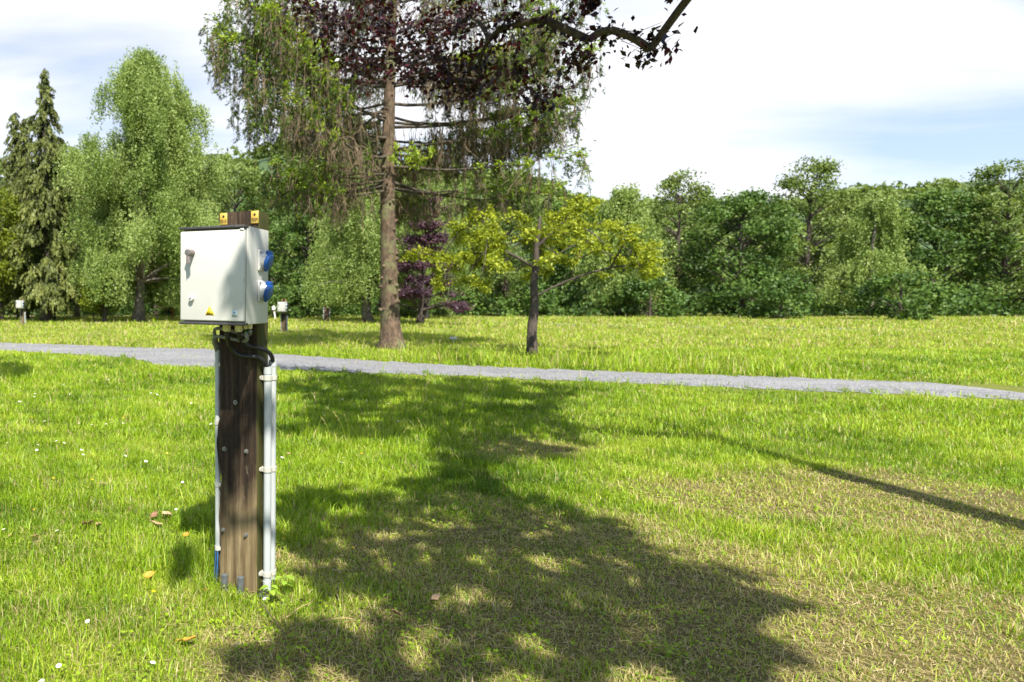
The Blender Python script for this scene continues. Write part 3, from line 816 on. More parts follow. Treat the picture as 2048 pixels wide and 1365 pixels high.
cl = []
for poly in ([(572, 1010), (640, 985), (760, 990), (830, 960), (909, 975), (1100, 1000), (1330, 1090), (1560, 1200), (1620, 1365), (900, 1365), (860, 1300), (800, 1235), (720, 1195), (640, 1175), (590, 1130), (572, 1060)],
             [(395, 1285), (450, 1240), (520, 1280), (570, 1255), (640, 1235), (720, 1265), (800, 1250), (860, 1300), (909, 1365), (650, 1365), (560, 1345), (420, 1335)],
             [(855, 885), (960, 880), (1010, 1000), (900, 985), (870, 940)],
             [(295, 1115), (340, 1095), (425, 1140), (425, 1170), (350, 1150)]):
    for g_c in poly_points(poly, .185, rg):
        if rg.random() < .97: cl.append((*up_sun(g_c, rg.uniform(3.9, 4.6)), rg.uniform(.14, .19)))
for (bx, by, bz_) in [(.055, 2.66, 1.38), (.03, 2.67, 1.28), (.14, 2.77, 1.53), (.13, 2.76, 1.24), (.0, 2.86, .62), (.03, 2.86, .80), (-.05, 2.9, .72), (.14, 2.9, .78)]:
    s_ = SUN * ((4.5 - bz_) / SUN.z); cl.append((bx + s_.x, by + s_.y, 4.5, .075))
copper_tree('copper_plum_tree', 'copper plum tree standing behind the viewer, shading the worn turf', (2.1, -2.2, 0), 5.4, cl, 93, per=400, dens=5200)

cl = []
for (px, py, z) in [(0, 735, 4.2), (25, 745, 4.0), (-20, 755, 4.2), (20, 755, 4.0), (-60, 730, 4.6), (-10, 722, 4.3), (-60, 760, 4.4), (-120, 740, 4.6), (30, 752, 3.9), (-30, 742, 4.3), (40, 738, 3.8), (45, 748, 3.7), (10, 734, 3.9), (0, 745, 4.0)]:
    cl.append(up_sun(gnd(px, py), z))
copper_tree('shade_tree', 'leafy tree out of frame on the left that shades the lawn by the path', (-6.5, 4.2, 0), 6.0, cl, 94, per=420, rc=(.32, .42), leaf=.09, lmat=M_MIDGREEN)

# ------------------------------------------------------------------ main pedestal
YAW = math.radians(-26.5)
PO = Vector((.0703, 2.628, 0))           # foot of the cabinet's near right front edge
PED = bpy.data.objects.new('electric_pedestal', None); COL.objects.link(PED)
PED.location = PO; PED.rotation_euler = (0, 0, YAW)
tag(PED, 'large near electric hook-up pedestal: pale grey steel cabinet on a thick brown wooden post', 'pedestal', 'camping electric pedestals')
LX = Vector((math.cos(YAW), math.sin(YAW), 0)); LY = Vector((-math.sin(YAW), math.cos(YAW), 0))

def loc_at(px, py, yl):                   # pedestal coordinates of the pixel on the plane y = yl
    d = ray(px, py); o = Vector((0, 0, CAM_Z)) - PO
    t = (yl - o.dot(LY)) / d.dot(LY)
    p = o + d * t
    return Vector((p.dot(LX), yl, p.z))
def loc_side(px, py, xl):                 # ... on the plane x = xl
    d = ray(px, py); o = Vector((0, 0, CAM_Z)) - PO
    t = (xl - o.dot(LX)) / d.dot(LX)
    p = o + d * t
    return Vector((xl, p.dot(LY), p.z))

def wood_mat():
    m, n, l, b = new_mat('old_sleeper_wood')
    c = n.new('ShaderNodeTexCoord'); sp = n.new('ShaderNodeSeparateXYZ'); l.new(c.outputs['Object'], sp.inputs[0])
    grain = noise(n, l, 34, 8, .62, mapscale=(1, 1, .045), dist=.25)
    fine = noise(n, l, 120, 4, .6, mapscale=(1, 1, .05))
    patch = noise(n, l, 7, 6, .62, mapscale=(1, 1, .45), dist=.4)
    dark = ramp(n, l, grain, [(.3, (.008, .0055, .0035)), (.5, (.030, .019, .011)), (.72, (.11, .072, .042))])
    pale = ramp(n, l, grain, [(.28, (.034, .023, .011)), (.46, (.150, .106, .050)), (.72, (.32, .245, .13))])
    # paler towards the foot, irregularly
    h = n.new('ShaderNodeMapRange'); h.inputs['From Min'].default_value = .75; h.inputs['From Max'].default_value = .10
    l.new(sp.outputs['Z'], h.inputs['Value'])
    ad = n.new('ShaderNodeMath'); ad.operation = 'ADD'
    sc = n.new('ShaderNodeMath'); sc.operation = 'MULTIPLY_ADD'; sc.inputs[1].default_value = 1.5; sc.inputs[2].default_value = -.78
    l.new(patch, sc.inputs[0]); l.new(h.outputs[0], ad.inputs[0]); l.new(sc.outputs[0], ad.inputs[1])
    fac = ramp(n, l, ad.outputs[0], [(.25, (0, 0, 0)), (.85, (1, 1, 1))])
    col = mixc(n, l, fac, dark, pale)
    crk = noise(n, l, 70, 6, .7, mapscale=(1, 1, .028), dist=.15)
    col = mixc(n, l, ramp(n, l, crk, [(.30, (.85, .85, .85)), (.42, (0, 0, 0))]), col, (.012, .009, .006))
    spk = noise(n, l, 150, 5, .7, mapscale=(1, 1, .35))
    col = mixc(n, l, ramp(n, l, spk, [(.60, (0, 0, 0)), (.72, (.5, .5, .5))]), col, (.20, .16, .10))
    # green algae on the right flank and a few pale scuffs
    nrmn = n.new('ShaderNodeTexCoord'); sn = n.new('ShaderNodeSeparateXYZ'); l.new(nrmn.outputs['Normal'], sn.inputs[0])
    al = ramp(n, l, sn.outputs['X'], [(.55, (0, 0, 0)), (.8, (1, 1, 1))])
    col = mixc(n, l, al, col, mixc(n, l, grain, (.018, .018, .005), (.10, .10, .022)))
    sc2 = ramp(n, l, noise(n, l, 26, 7, .7, mapscale=(1, 1, .3)), [(.66, (0, 0, 0)), (.76, (.55, .55, .55))])
    col = mixc(n, l, sc2, col, (.30, .23, .15))
    l.new(col, b.inputs['Base Color']); b.inputs['Roughness'].default_value = .85; b.inputs['Specular IOR Level'].default_value = .25
    hsum = n.new('ShaderNodeMath'); hsum.operation = 'ADD'; l.new(grain, hsum.inputs[0]); l.new(fine, hsum.inputs[1])
    bump(n, l, b, hsum.outputs[0], .7, .006)
    return m
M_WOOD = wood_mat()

def paint_mat():
    m, n, l, b = new_mat('grey_white_paint')
    f = noise(n, l, 5, 6, .6); f2 = noise(n, l, 160, 3, .6); f3 = noise(n, l, 26, 8, .75, mapscale=(1, 1, .35))
    c = ramp(n, l, f, [(.3, (.475, .467, .415)), (.7, (.535, .527, .48))])
    c = mixc(n, l, ramp(n, l, f2, [(.66, (0, 0, 0)), (.75, (.5, .5, .5))]), c, (.34, .33, .28))
    c = mixc(n, l, ramp(n, l, f3, [(.58, (0, 0, 0)), (.80, (.6, .6, .6))]), c, (.40, .39, .32))
    l.new(c, b.inputs['Base Color']); b.inputs['Roughness'].default_value = .42
    bump(n, l, b, f2, .06, .001)
    return m
M_PAINT = paint_mat()
M_GASKET = plain('dark_gasket', (.045, .043, .042), .55, var=.35, scale=40)
M_PVC = plain('grey_pvc', (.43, .45, .43), .42, var=.07, scale=9)
M_PVCW = plain('cream_pvc', (.47, .45, .38), .45, var=.08, scale=20)
M_SOCK = plain('white_plastic', (.52, .51, .48), .4, var=.08, scale=25)
M_BLUE = plain('blue_plastic', (.004, .065, .27), .38, var=.1, scale=20)
M_STEEL = plain('dull_steel', (.27, .26, .24), .45, metal=.7, var=.2, scale=80)
M_BLACKCABLE = plain('black_cable', (.016, .016, .016), .5, var=.5, scale=35)
M_GREYCABLE = plain('grey_cable', (.17, .17, .15), .6, var=.3, scale=35)
M_GLAND = plain('cream_gland', (.58, .54, .30), .5, var=.12, scale=30)  # cream, yellowed in the colour to stand in for green-yellow bounce light
M_HANDLE = plain('brown_plastic', (.16, .13, .115), .5, var=.15, scale=40)
M_TAGY = plain('yellow_tag', (.48, .32, .045), .5, var=.12, scale=60)
M_SIGNY = plain('sign_yellow', (.72, .52, .01), .5, var=.05, scale=60)
M_INK = plain('black_ink', (.012, .012, .012), .6, var=.1)
M_SILVER = plain('pale_sticker', (.42, .50, .48), .4, var=.08, scale=60)
M_INKBLUE = plain('blue_ink', (.03, .22, .50), .5, var=.2, scale=90)
M_PIPEBLK = plain('black_pipe', (.03, .032, .033), .6, var=.5, scale=30)
M_BLUESTR = plain('blue_stripe', (.03, .17, .42), .5, var=.1)
M_RUBBER = plain('grey_pipe', (.10, .11, .11), .7, var=.4, scale=40)

M_ORANGE = plain('orange_brown_wood', (.30, .12, .03), .8, var=.3, scale=8)
# post: rounded section swept up with an irregular left edge
def post_mesh(x0, x1, y0, y1, top, seed=0, bulge=True):
    rg = np.random.default_rng(seed)
    w, d = x1 - x0, y1 - y0
    ring = []
    m_ = 14
    for k in range(m_): ring.append((k / m_, 0))
    for k in range(m_ - 4): ring.append((1, k / (m_ - 4)))
    for k in range(m_): ring.append((1 - k / m_, 1))
    for k in range(m_ - 4): ring.append((0, 1 - k / (m_ - 4)))
    ring = np.array(ring); nr = len(ring)
    hz = np.unique(np.concatenate([np.linspace(-.25, top - .01, 90), [top - .004, top]]))
    V = []
    for i_, z in enumerate(hz):
        x = x0 + ring[:, 0] * w; y = y0 + ring[:, 1] * d
        # soften the arrises
        cxn, cyn = (ring[:, 0] - .5) * 2, (ring[:, 1] - .5) * 2
        cor = (np.abs(cxn) > .99) & (np.abs(cyn) > .99)
        x = x - cor * np.sign(cxn) * .004; y = y - cor * np.sign(cyn) * .004
        left = np.clip(1 - ring[:, 0] * 5, 0, 1)
        if bulge:
            b_ = .014 * math.exp(-((z - .66) / .085) ** 2) - .006 * math.exp(-((z - .50) / .05) ** 2) + .010 * math.exp(-((z - .735) / .02) ** 2)
            x = x - left * (b_ + .0025 * math.sin(z * 23) + .0018 * math.sin(z * 57 + 1))
        x = x + .0012 * np.sin(z * 31 + ring[:, 1] * 9) * (ring[:, 0] > .99)
        y = y + .0016 * np.sin(z * 9 + ring[:, 0] * 6) + rg.normal(0, .0004, nr)
        if z > top - .005: s_ = .985; x = (x - (x0 + x1) / 2) * s_ + (x0 + x1) / 2; y = (y - (y0 + y1) / 2) * s_ + (y0 + y1) / 2
        V.append(np.stack([x, y, np.full(nr, z) + (rg.normal(0, .0012, nr) if z > top - .005 else 0)], -1))
    V = np.vstack(V); nz = len(hz)
    i = np.arange(nz - 1)[:, None] * nr; j = np.arange(nr)[None]; j2 = (j + 1) % nr
    q = np.stack([i + j, i + j2, i + nr + j2, i + nr + j], -1).reshape(-1, 4)
    c = len(V); V = np.vstack([V, [(x0 + x1) / 2, (y0 + y1) / 2, top]])
    t = [[c, (nz - 1) * nr + k, (nz - 1) * nr + (k + 1) % nr] for k in range(nr)]
    return MB().add(V, quads=q, tris=t)

PX0, PX1, PY0, PY1 = -.240, -.049, .237, .360
POST_TOP = loc_at(520, 421, PY0).z
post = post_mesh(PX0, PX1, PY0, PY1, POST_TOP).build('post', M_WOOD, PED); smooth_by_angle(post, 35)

for (px, py) in [(471, 805), (449, 898), (493, 903), (447, 1060), (492, 1070)]:
    c = loc_at(px, py, PY0)
    b_ = MB()
    b_.cyl(c + Vector((0, .002, 0)), c + Vector((0, -.003, 0)), .0105, .0105, 20)
    b_.cyl(c + Vector((0, -.003, 0)), c + Vector((0, -.011, 0)), .0068, .0066, 6)
    b_.cyl(c + Vector((0, -.011, 0)), c + Vector((0, -.016, 0)), .0036, .0034, 10)
    smooth_by_angle(b_.build('bolt', M_STEEL, post), 35)

# number plates
def text_mesh(name, txt, size, M, mat, parent, sx=1.0, depth=.0006):
    cu = bpy.data.curves.new(name, 'FONT'); cu.body = txt; cu.size = size; cu.align_x = 'CENTER'; cu.align_y = 'CENTER'; cu.extrude = depth; cu.space_character = 1.08
    cu.resolution_u = 4
    o = bpy.data.objects.new(name, cu); COL.objects.link(o)
    dg = bpy.context.evaluated_depsgraph_get()
    me = bpy.data.meshes.new_from_object(o.evaluated_get(dg))
    bpy.data.objects.remove(o)
    me.transform(Matrix.Diagonal((sx, 1, 1, 1))); me.transform(M)
    me.materials.clear(); me.materials.append(mat)
    r = bpy.data.objects.new(name, me); COL.objects.link(r); r.parent = parent
    return r
FRONT = Matrix.Rotation(math.pi / 2, 4, 'X')      # text reading towards -y

for (pxa, pya, pxb, pyb, txt) in [(440, 427, 454.5, 449.5, '0010'), (502, 422.5, 517, 446.5, '0009')]:
    a, b = loc_at(pxa, pya, PY0 - .003), loc_at(pxb, pyb, PY0 - .003)
    pl = MB().box(a.x, b.x, PY0 - .004, PY0 - .0015, b.z, a.z)
    p_ = pl.build('number_plate', [M_TAGY, M_INK], PED, bevel=.0008, bseg=1)
    p_['label'] = 'yellow number plate reading ' + txt
    cx_, cz_ = (a.x + b.x) / 2, a.z * .70 + b.z * .30
    sc_ = MB(); sc_.cyl((cx_, PY0 - .004, cz_), (cx_, PY0 - .0066, cz_), .0055, .0044, 14); smooth_by_angle(sc_.build('screw', M_INK, p_))
    text_mesh('digits', txt, .0225, Matrix.Translation((cx_, PY0 - .0046, a.z * .27 + b.z * .73)) @ FRONT, M_INK, p_, .62)

# cabinet
W_, Z0, Z1 = .292, loc_at(490, 650, 0).z, loc_at(490, 450.5, 0).z
ROLL = math.radians(.45)
cab = MB().box(-W_, 0, .016, .235, Z0, Z1).build('cabinet', M_PAINT, PED, bevel=.004, bseg=3); smooth_by_angle(cab)
for (za, zb) in ((Z1 - .0085, Z1 + .002), (Z0 - .003, Z0 + .0085)):
    smooth_by_angle(MB().box(-W_ - .003, .0015, -.014, .030, za, zb).build('rain_lip', M_GASKET, cab, bevel=.003, bseg=2))
sl = MB().box(-.0060, -.0018, .0135, .0165, Z0 + .012, Z1 - .012).build('door_gasket', M_GASKET, cab, bevel=.001, bseg=1)
door = MB().box(-W_ + .002, -.0012, -.012, .014, Z0 + .013, Z1 - .016).build('door', M_PAINT, PED, bevel=.0055, bseg=4); smooth_by_angle(door)
DY = -.012
hd = loc_at(384, 507, DY)
h_ = MB()
h_.cyl(hd + Vector((0, 0, 0)), hd + Vector((0, -.040, 0)), .0135, .0128, 24)
h_.tube([hd + Vector((0, -.028, -.006)), hd + Vector((0, -.032, -.022)), hd + Vector((.0005, -.031, -.043))], [.0088, .0085, .0090], 12)
smooth_by_angle(h_.build('door_handle', M_HANDLE, door))
k_ = MB(); k_.cyl(hd + Vector((0, -.040, 0)), hd + Vector((0, -.0412, 0)), .0085, .0083, 18); k_.box(hd.x - .001, hd.x + .001, hd.y - .0418, hd.y - .041, hd.z - .005, hd.z + .005, mat=1)
smooth_by_angle(k_.build('key_lock', [M_STEEL, M_INK], door))
lk = loc_at(384.5, 598, DY)
k_ = MB(); k_.cyl(lk, lk + Vector((0, -.014, 0)), .0118, .0105, 24); k_.cyl(lk + Vector((0, -.014, 0)), lk + Vector((0, -.016, 0)), .0105, .0085, 24)
k_.box(lk.x - .0045, lk.x - .0022, lk.y - .0166, lk.y - .0159, lk.z - .005, lk.z + .002, mat=1)
k_.box(lk.x + .0012, lk.x + .0035, lk.y - .0166, lk.y - .0159, lk.z - .003, lk.z + .005, mat=1)
k_.box(lk.x - .0045, lk.x + .0035, lk.y - .0167, lk.y - .0160, lk.z - .0014, lk.z + .0008, mat=1)
smooth_by_angle(k_.build('cam_lock', [M_SOCK, M_INK], door))

# warning triangle
def prism(mb, pts, y0, y1, mat=0):
    n_ = len(pts)
    V = [(p[0], y0, p[1]) for p in pts] + [(p[0], y1, p[1]) for p in pts]
    tr = [[0, k, k + 1] for k in range(1, n_ - 1)]
    q = [[k, n_ + k, n_ + (k + 1) % n_, (k + 1) % n_] for k in range(n_)]
    tr += [[n_, n_ + k + 1, n_ + k] for k in range(1, n_ - 1)]
    return mb.add(V, quads=q, tris=tr, mat=mat)
ta, tb, tc_ = loc_at(420.3, 611.5, DY), loc_at(410.5, 631, DY), loc_at(430, 631.5, DY)
cx_ = (tb.x + tc_.x) / 2; bz = (tb.z + tc_.z) / 2; hw = (tc_.x - tb.x) / 2; ht = ta.z - bz
def tri(k, lift=0.0):
    c = bz + ht / 3
    return [(cx_ - hw * k, c - ht / 3 * k + lift), (cx_ + hw * k, c - ht / 3 * k + lift), (cx_, c + ht * 2 / 3 * k + lift)]
sg = MB()
o3 = tri(1); e = .12
rnd_tri = []
for k in range(3):
    p, a, b = np.array(o3[k]), np.array(o3[k - 1]), np.array(o3[(k + 1) % 3])
    rnd_tri += [tuple(p + (a - p) * e), tuple(p + (a - p) * e * .3 + (b - p) * e * .3), tuple(p + (b - p) * e)]
prism(sg, rnd_tri, DY - .0006, DY + .001)
prism(sg, tri(.76), DY - .0009, DY - .0003, 1); prism(sg, tri(.60), DY - .0012, DY - .0005, 0)
u = ht / 30
bolt_ = [[(.8, 13.5), (-1.6, 9.0), (-.3, 9.2), (2.2, 13.2)], [(-1.6, 9.0), (1.6, 9.9), (1.0, 8.6), (-.2, 8.2)], [(1.6, 9.9), (.1, 5.2), (-.5, 5.3), (.6, 8.7)], [(-1.3, 6.4), (-.4, 4.2), (.9, 6.0), (-.1, 5.5)]]
for q in bolt_: prism(sg, [(cx_ + a * u * 1.1, bz + ht * .06 + b * u * 1.05) for a, b in q], DY - .0016, DY - .0008, 1)
prism(sg, [(cx_ - hw * .42, bz + ht * .135), (cx_ + hw * .42, bz + ht * .135), (cx_ + hw * .40, bz + ht * .185), (cx_ - hw * .40, bz + ht * .185)], DY - .0016, DY - .0008, 1)
sg.build('warning_sign', [M_SIGNY, M_INK], door)
for (px, py, w, h) in [(477.3, 471, .0007, .006), (477.0, 466, .0012, .0012), (488.3, 560, .0006, .008)]:
    c = loc_at(px, py, DY); rm = MB(); prism(rm, [(c.x - w, c.z + h * .4), (c.x - w * .2, c.z - h), (c.x + w, c.z - h * .2), (c.x + w * .3, c.z + h)], DY - .0003, DY + .001)
    rm.build('rust_mark', M_ORANGE, door)
a, b = loc_at(464.5, 621.2, DY), loc_at(475, 634.3, DY)
st_ = MB().box(a.x, b.x, DY - .0006, DY + .001, b.z, a.z)
cx2, cz2 = (a.x + b.x) / 2, (a.z + b.z) / 2
for (u0, u1, v0, v1) in [(-.005, -.001, .003, .008), (-.0005, .0035, .002, .009), (-.002, -.0008, -.001, .001), (-.001, .001, -.009, -.006), (.0018, .0032, -.008, -.007)]:
    st_.box(cx2 + u0, cx2 + u1, DY - .0009, DY - .0004, cz2 + v0, cz2 + v1, mat=1)
st_.build('sticker', [M_SILVER, M_INKBLUE], door)
a, b = loc_at(479.5, 456.5, DY), loc_at(487, 461.5, DY)
st_ = MB().box(a.x, b.x, DY - .0006, DY + .001, b.z, a.z)
for u0 in (-.004, .0012): st_.box((a.x + b.x) / 2 + u0, (a.x + b.x) / 2 + u0 + .0022, DY - .0009, DY - .0004, b.z + .002, a.z - .003, mat=1)
st_.build('sticker', [M_SOCK, M_GREYCABLE], door)
# paint chips
for (px, py, w, h) in [(372.2, 543, .0012, .004), (373, 546, .002, .0018), (373.4, 559.5, .0018, .004), (374.2, 561.5, .001, .002)]:
    c = loc_at(px, py, DY); ch = MB(); prism(ch, [(c.x - w, c.z + h * .3), (c.x + w * .3, c.z - h), (c.x + w, c.z), (c.x, c.z + h)], DY - .0004, DY + .001)
    ch.build('paint_chip', M_HANDLE, door)
# ROLL: the cabinet hangs very slightly out of level
for o in (cab, door):
    piv = Vector((-W_ / 2, 0, (Z0 + Z1) / 2))
    R_ = Matrix.Translation(piv) @ Matrix.Rotation(ROLL, 4, 'Y') @ Matrix.Translation(-piv)
    o.matrix_local = R_

# sockets on the right flank
def socket(zc, yc):
    M = Matrix.Translation((0, yc, zc))
    s_ = MB()
    s_.box(0, .009, -.041, .041, -.043, .043)
    base = s_.build('socket', M_SOCK, PED, bevel=.004, bseg=3); base.matrix_local = M; smooth_by_angle(base)
    t = MB()
    ax = Vector((.93, 0, -.30)).normalized()
    c0 = Vector((.004, -.0, .002)); c1 = c0 + ax * .024
    t.cyl(c0, c1, .0345, .0320, 32)
    b2 = t.build('socket_body', M_SOCK, base); smooth_by_angle(b2)
    l_ = MB()
    l_.cyl(c1, c1 + ax * .010, .0355, .0355, 36)
    l_.cyl(c1 + ax * .010, c1 + ax * .0135, .0355, .030, 36)
    hM = Matrix.Translation(c1 + Vector((.0, 0, 0))) @ Matrix.Rotation(math.radians(17.9), 4, 'Y')
    l_.box(-.013, .0095, -.015, .015, .020, .045, M=hM)
    l_.box(-.001, .0105, -.008, .008, -.0405, -.033, M=hM)
    lid = l_.build('socket_lid', M_BLUE, base, bevel=.0015, bseg=2); smooth_by_angle(lid)
    for yy in (-.033, .033):
        for zz in (-.033, .033):
            q = MB(); q.cyl((.008, yy, zz), (.0115, yy, zz), .0042, .0036, 12); q.box(.0112, .0119, yy - .003, yy + .003, zz - .0006, zz + .0006, mat=1)
            smooth_by_angle(q.build('screw', [M_STEEL, M_INK], base))
sa, sb = loc_side(515, 499, 0), loc_side(515, 542, 0)
socket((sa.z + sb.z) / 2, sa.y + .041)
sa2, sb2 = loc_side(514.5, 561, 0), loc_side(514.5, 603.5, 0)
socket((sa2.z + sb2.z) / 2, sa2.y + .041)

# glands under the cabinet
GY = .11
for (px, r) in [(453.5, .0185), (478, .0185), (492, .0105), (500.5, .0095)]:
    c = loc_at(px, 655, GY); c.z = Z0
    g = MB()
    g.cyl((c.x, GY, Z0 + .004), (c.x, GY, Z0 - .008), r * .92, r * .92, 24)
    g.cyl((c.x, GY, Z0 - .008), (c.x, GY, Z0 - .008 - r * 1.1), r, r, 8)
    g.cyl((c.x, GY, Z0 - .008 - r * 1.1), (c.x, GY, Z0 - .008 - r * 1.45), r * .9, r * .68, 16)
    smooth_by_angle(g.build('cable_gland', M_GLAND, PED), 30)

def spline(pts, n=40):
    P = np.array([tuple(p) for p in pts], float); k = len(P)
    P2 = np.vstack([2 * P[0] - P[1], P, 2 * P[-1] - P[-2]])
    out = []
    for i_ in range(k - 1):
        a, b, c, d = P2[i_:i_ + 4]
        for t in np.linspace(0, 1, max(3, n // (k - 1)), endpoint=(i_ == k - 2)):
            out.append(.5 * ((2 * b) + (c - a) * t + (2 * a - 5 * b + 4 * c - d) * t * t + (3 * b - a - 3 * c + d) * t ** 3))
    return np.array(out)
def cable(pxs, r, mat, seg=12):
    pts = [loc_at(px, py, yl) for (px, py, yl) in pxs]
    c = MB().tube(spline(pts, 60), r, seg); o = c.build('cable', mat, PED, smooth=True); return o

C1 = Vector((-.021, .283, 0)); C2 = Vector((-.021, .338, 0)); C3 = Vector((-.262, .272, 0))
cable([(453.5, 664, GY), (455, 676, GY + .01), (460, 692, .17), (470, 705, .195), (484, 711.5, .205), (505, 713.5, .21), (521, 718, .235), (531, 728, .268), (534.5, 741, .283)], .0100, M_BLACKCABLE)
cable([(478, 664, GY), (480, 676, GY + .02), (488, 687, .18), (500, 693, .205), (517, 696, .215), (533, 702, .25), (543, 712, .30), (546.5, 727, .338)], .0098, M_BLACKCABLE)
cable([(492, 664, GY), (493.5, 674, GY), (493, 681, GY + .02), (486, 682.5, .15), (472, 680, .18), (452, 676, .2), (437, 673.5, .215), (429, 676, .225), (427.5, 684, .235), (430.5, 694, .25), (434.5, 706, .272)], .0078, M_GREYCABLE)
cable([(500.5, 662, GY), (500, 668, GY + .02), (490, 671, .17), (470, 664, .2), (450, 659.5, .215), (436, 657.5, .22), (429.5, 660, .235), (429, 668, .245), (433, 682, .262), (436.5, 692, .285), (437.5, 706, .29)], .0078, M_GREYCABLE)
wr = MB().tube([loc_at(491.5, 661, GY - .008), loc_at(493, 668, GY - .010)], .0022, 6); wr.build('earth_wire', plain('green_wire', (.03, .22, .04), .5), PED)

def conduit(c, r, ztop, zbot, clips, side=1, collar=(True, False), mat=None):
    p = MB(); p.tube([(c.x, c.y, z) for z in np.linspace(zbot, ztop, 12)] , [r] * 12, 24)
    o = p.build('conduit', mat or M_PVC, PED); smooth_by_angle(o)
    if collar[0]:
        q = MB(); q.cyl((c.x, c.y, ztop - .029), (c.x, c.y, ztop + .002), r * 1.10, r * 1.10, 24); smooth_by_angle(q.build('collar', mat or M_PVC, o))
    if collar[1]:
        q = MB(); q.cyl((c.x, c.y, zbot - .002), (c.x, c.y, zbot + .038), r * 1.13, r * 1.13, 24); smooth_by_angle(q.build('collar', mat or M_PVC, o))
    for z in clips:
        q = MB()
        a = np.linspace(math.radians(-140), math.radians(140), 16) + (0 if side > 0 else math.pi)
        rin, rout = r * 1.02, r * 1.22
        V = [(c.x + math.cos(t) * rr, c.y + math.sin(t) * rr, zz) for t in a for (rr, zz) in ((rin, z - .010), (rout, z - .010), (rout, z + .010), (rin, z + .010))]
        Q = []
        for k in range(15):
            for s in range(4): Q.append([k * 4 + s, k * 4 + (s + 1) % 4, k * 4 + 4 + (s + 1) % 4, k * 4 + 4 + s])
        Q += [[0, 3, 2, 1], [60, 61, 62, 63]]
        q.add(V, quads=Q)
        xe = PX1 if side > 0 else PX0
        x_in, x_out = xe - side * .003, c.x - side * r * .8
        q.box(min(x_in, x_out), max(x_in, x_out), c.y - .010, c.y + .010, z - .0095, z + .0095)
        q.cyl((xe - side * .002, c.y - r * 1.0, z), (xe + side * .005, c.y - r * 1.0, z), .0105, .0095, 18)
        smooth_by_angle(q.build('clip', M_PVCW, o), 35)
    return o
def z_at(px, py, c): return loc_at(px, py, c.y).z
cz1 = [z_at(535, y, C1) for y in (756, 939, 1148)]
c1 = conduit(C1, .0172, z_at(535, 735, C1), z_at(530, 1177, C1), cz1, 1, (True, True))
cz2 = [z_at(545, y, C2) for y in (755, 937, 1144)]
c2 = conduit(C2, .0165, z_at(546, 720, C2), z_at(544, 1157, C2), cz2, 1, (True, False))
c3 = conduit(C3, .0125, z_at(435, 701, C3), z_at(435, 1100, C3), [z_at(435, y, C3) for y in (729, 845, 968, 1095)], -1, (True, False))
e_ = MB()
b1 = Vector((C1.x, C1.y, z_at(530, 1177, C1)))
e_.tube(spline([b1 + Vector((0, 0, .02)), b1 + Vector((-.003, -.010, -.010)), b1 + Vector((-.012, -.040, -.018)), b1 + Vector((-.022, -.075, -.045))], 18), .0150, 16, wob=.02)
smooth_by_angle(e_.build('elbow_pipe', M_PIPEBLK, c1))
e_ = MB(); b2_ = Vector((C2.x, C2.y, z_at(544, 1157, C2)))
e_.tube(spline([b2_ + Vector((0, 0, .02)), b2_ + Vector((-.001, 0, -.03)), b2_ + Vector((-.012, -.004, -.09))], 18), .0135, 16, wob=.02)
smooth_by_angle(e_.build('elbow_pipe', M_PIPEBLK, c2))
e_ = MB(); b3 = Vector((C3.x, C3.y, z_at(435, 1100, C3)))
e_.tube([b3 + Vector((0, 0, .02)), b3 + Vector((-.001, 0, -.06)), b3 + Vector((-.010, -.005, -.20))], .0135, 16)
for t in (-2.2, -1.2, 2.9):
    o_ = Vector((math.cos(t) * .0128, math.sin(t) * .0128, 0))
    e_.tube([b3 + o_ + Vector((0, 0, .005)), b3 + o_ + Vector((-.001, 0, -.06)), b3 + o_ + Vector((-.010, -.005, -.20))], .0022, 5, mat=1)
smooth_by_angle(e_.build('water_pipe', [M_PIPEBLK, M_BLUESTR], c3))

# cut pipe stubs sticking out of the turf at the foot of the post
for k, (px, py, lab) in enumerate([(449, 1150, 'left cut grey pipe stub at the foot of the wooden post'), (481, 1155, 'right cut grey pipe stub at the foot of the wooden post')]):
    l0 = loc_at(px, py, .205); w0 = PO + LX * l0.x + LY * l0.y
    s_ = MB(); zt = max(.06, l0.z)
    s_.tube([(0, 0, -.06), (0, 0, zt * .6), (.001, 0, zt)], [.0145, .0142, .0152], 18, cap=False, wob=.02, seed=k)
    s_.tube([(.001, 0, zt), (.001, 0, zt - .05)], [.0122, .0115], 18, cap=True)
    a = np.arange(18) / 18 * 2 * math.pi
    V = np.vstack([np.stack([.001 + .0152 * np.cos(a), .0152 * np.sin(a), zt + .0012 * np.sin(a * 5)], -1), np.stack([.001 + .0121 * np.cos(a), .0121 * np.sin(a), zt + .001 * np.cos(a * 4)], -1)])
    s_.add(V, quads=[[j, (j + 1) % 18, 18 + (j + 1) % 18, 18 + j] for j in range(18)])
    o = s_.build('pipe_stub', M_RUBBER); o.location = (w0.x, w0.y, 0); smooth_by_angle(o)
    tag(o, lab, 'pipe', 'cut pipes at the post foot')

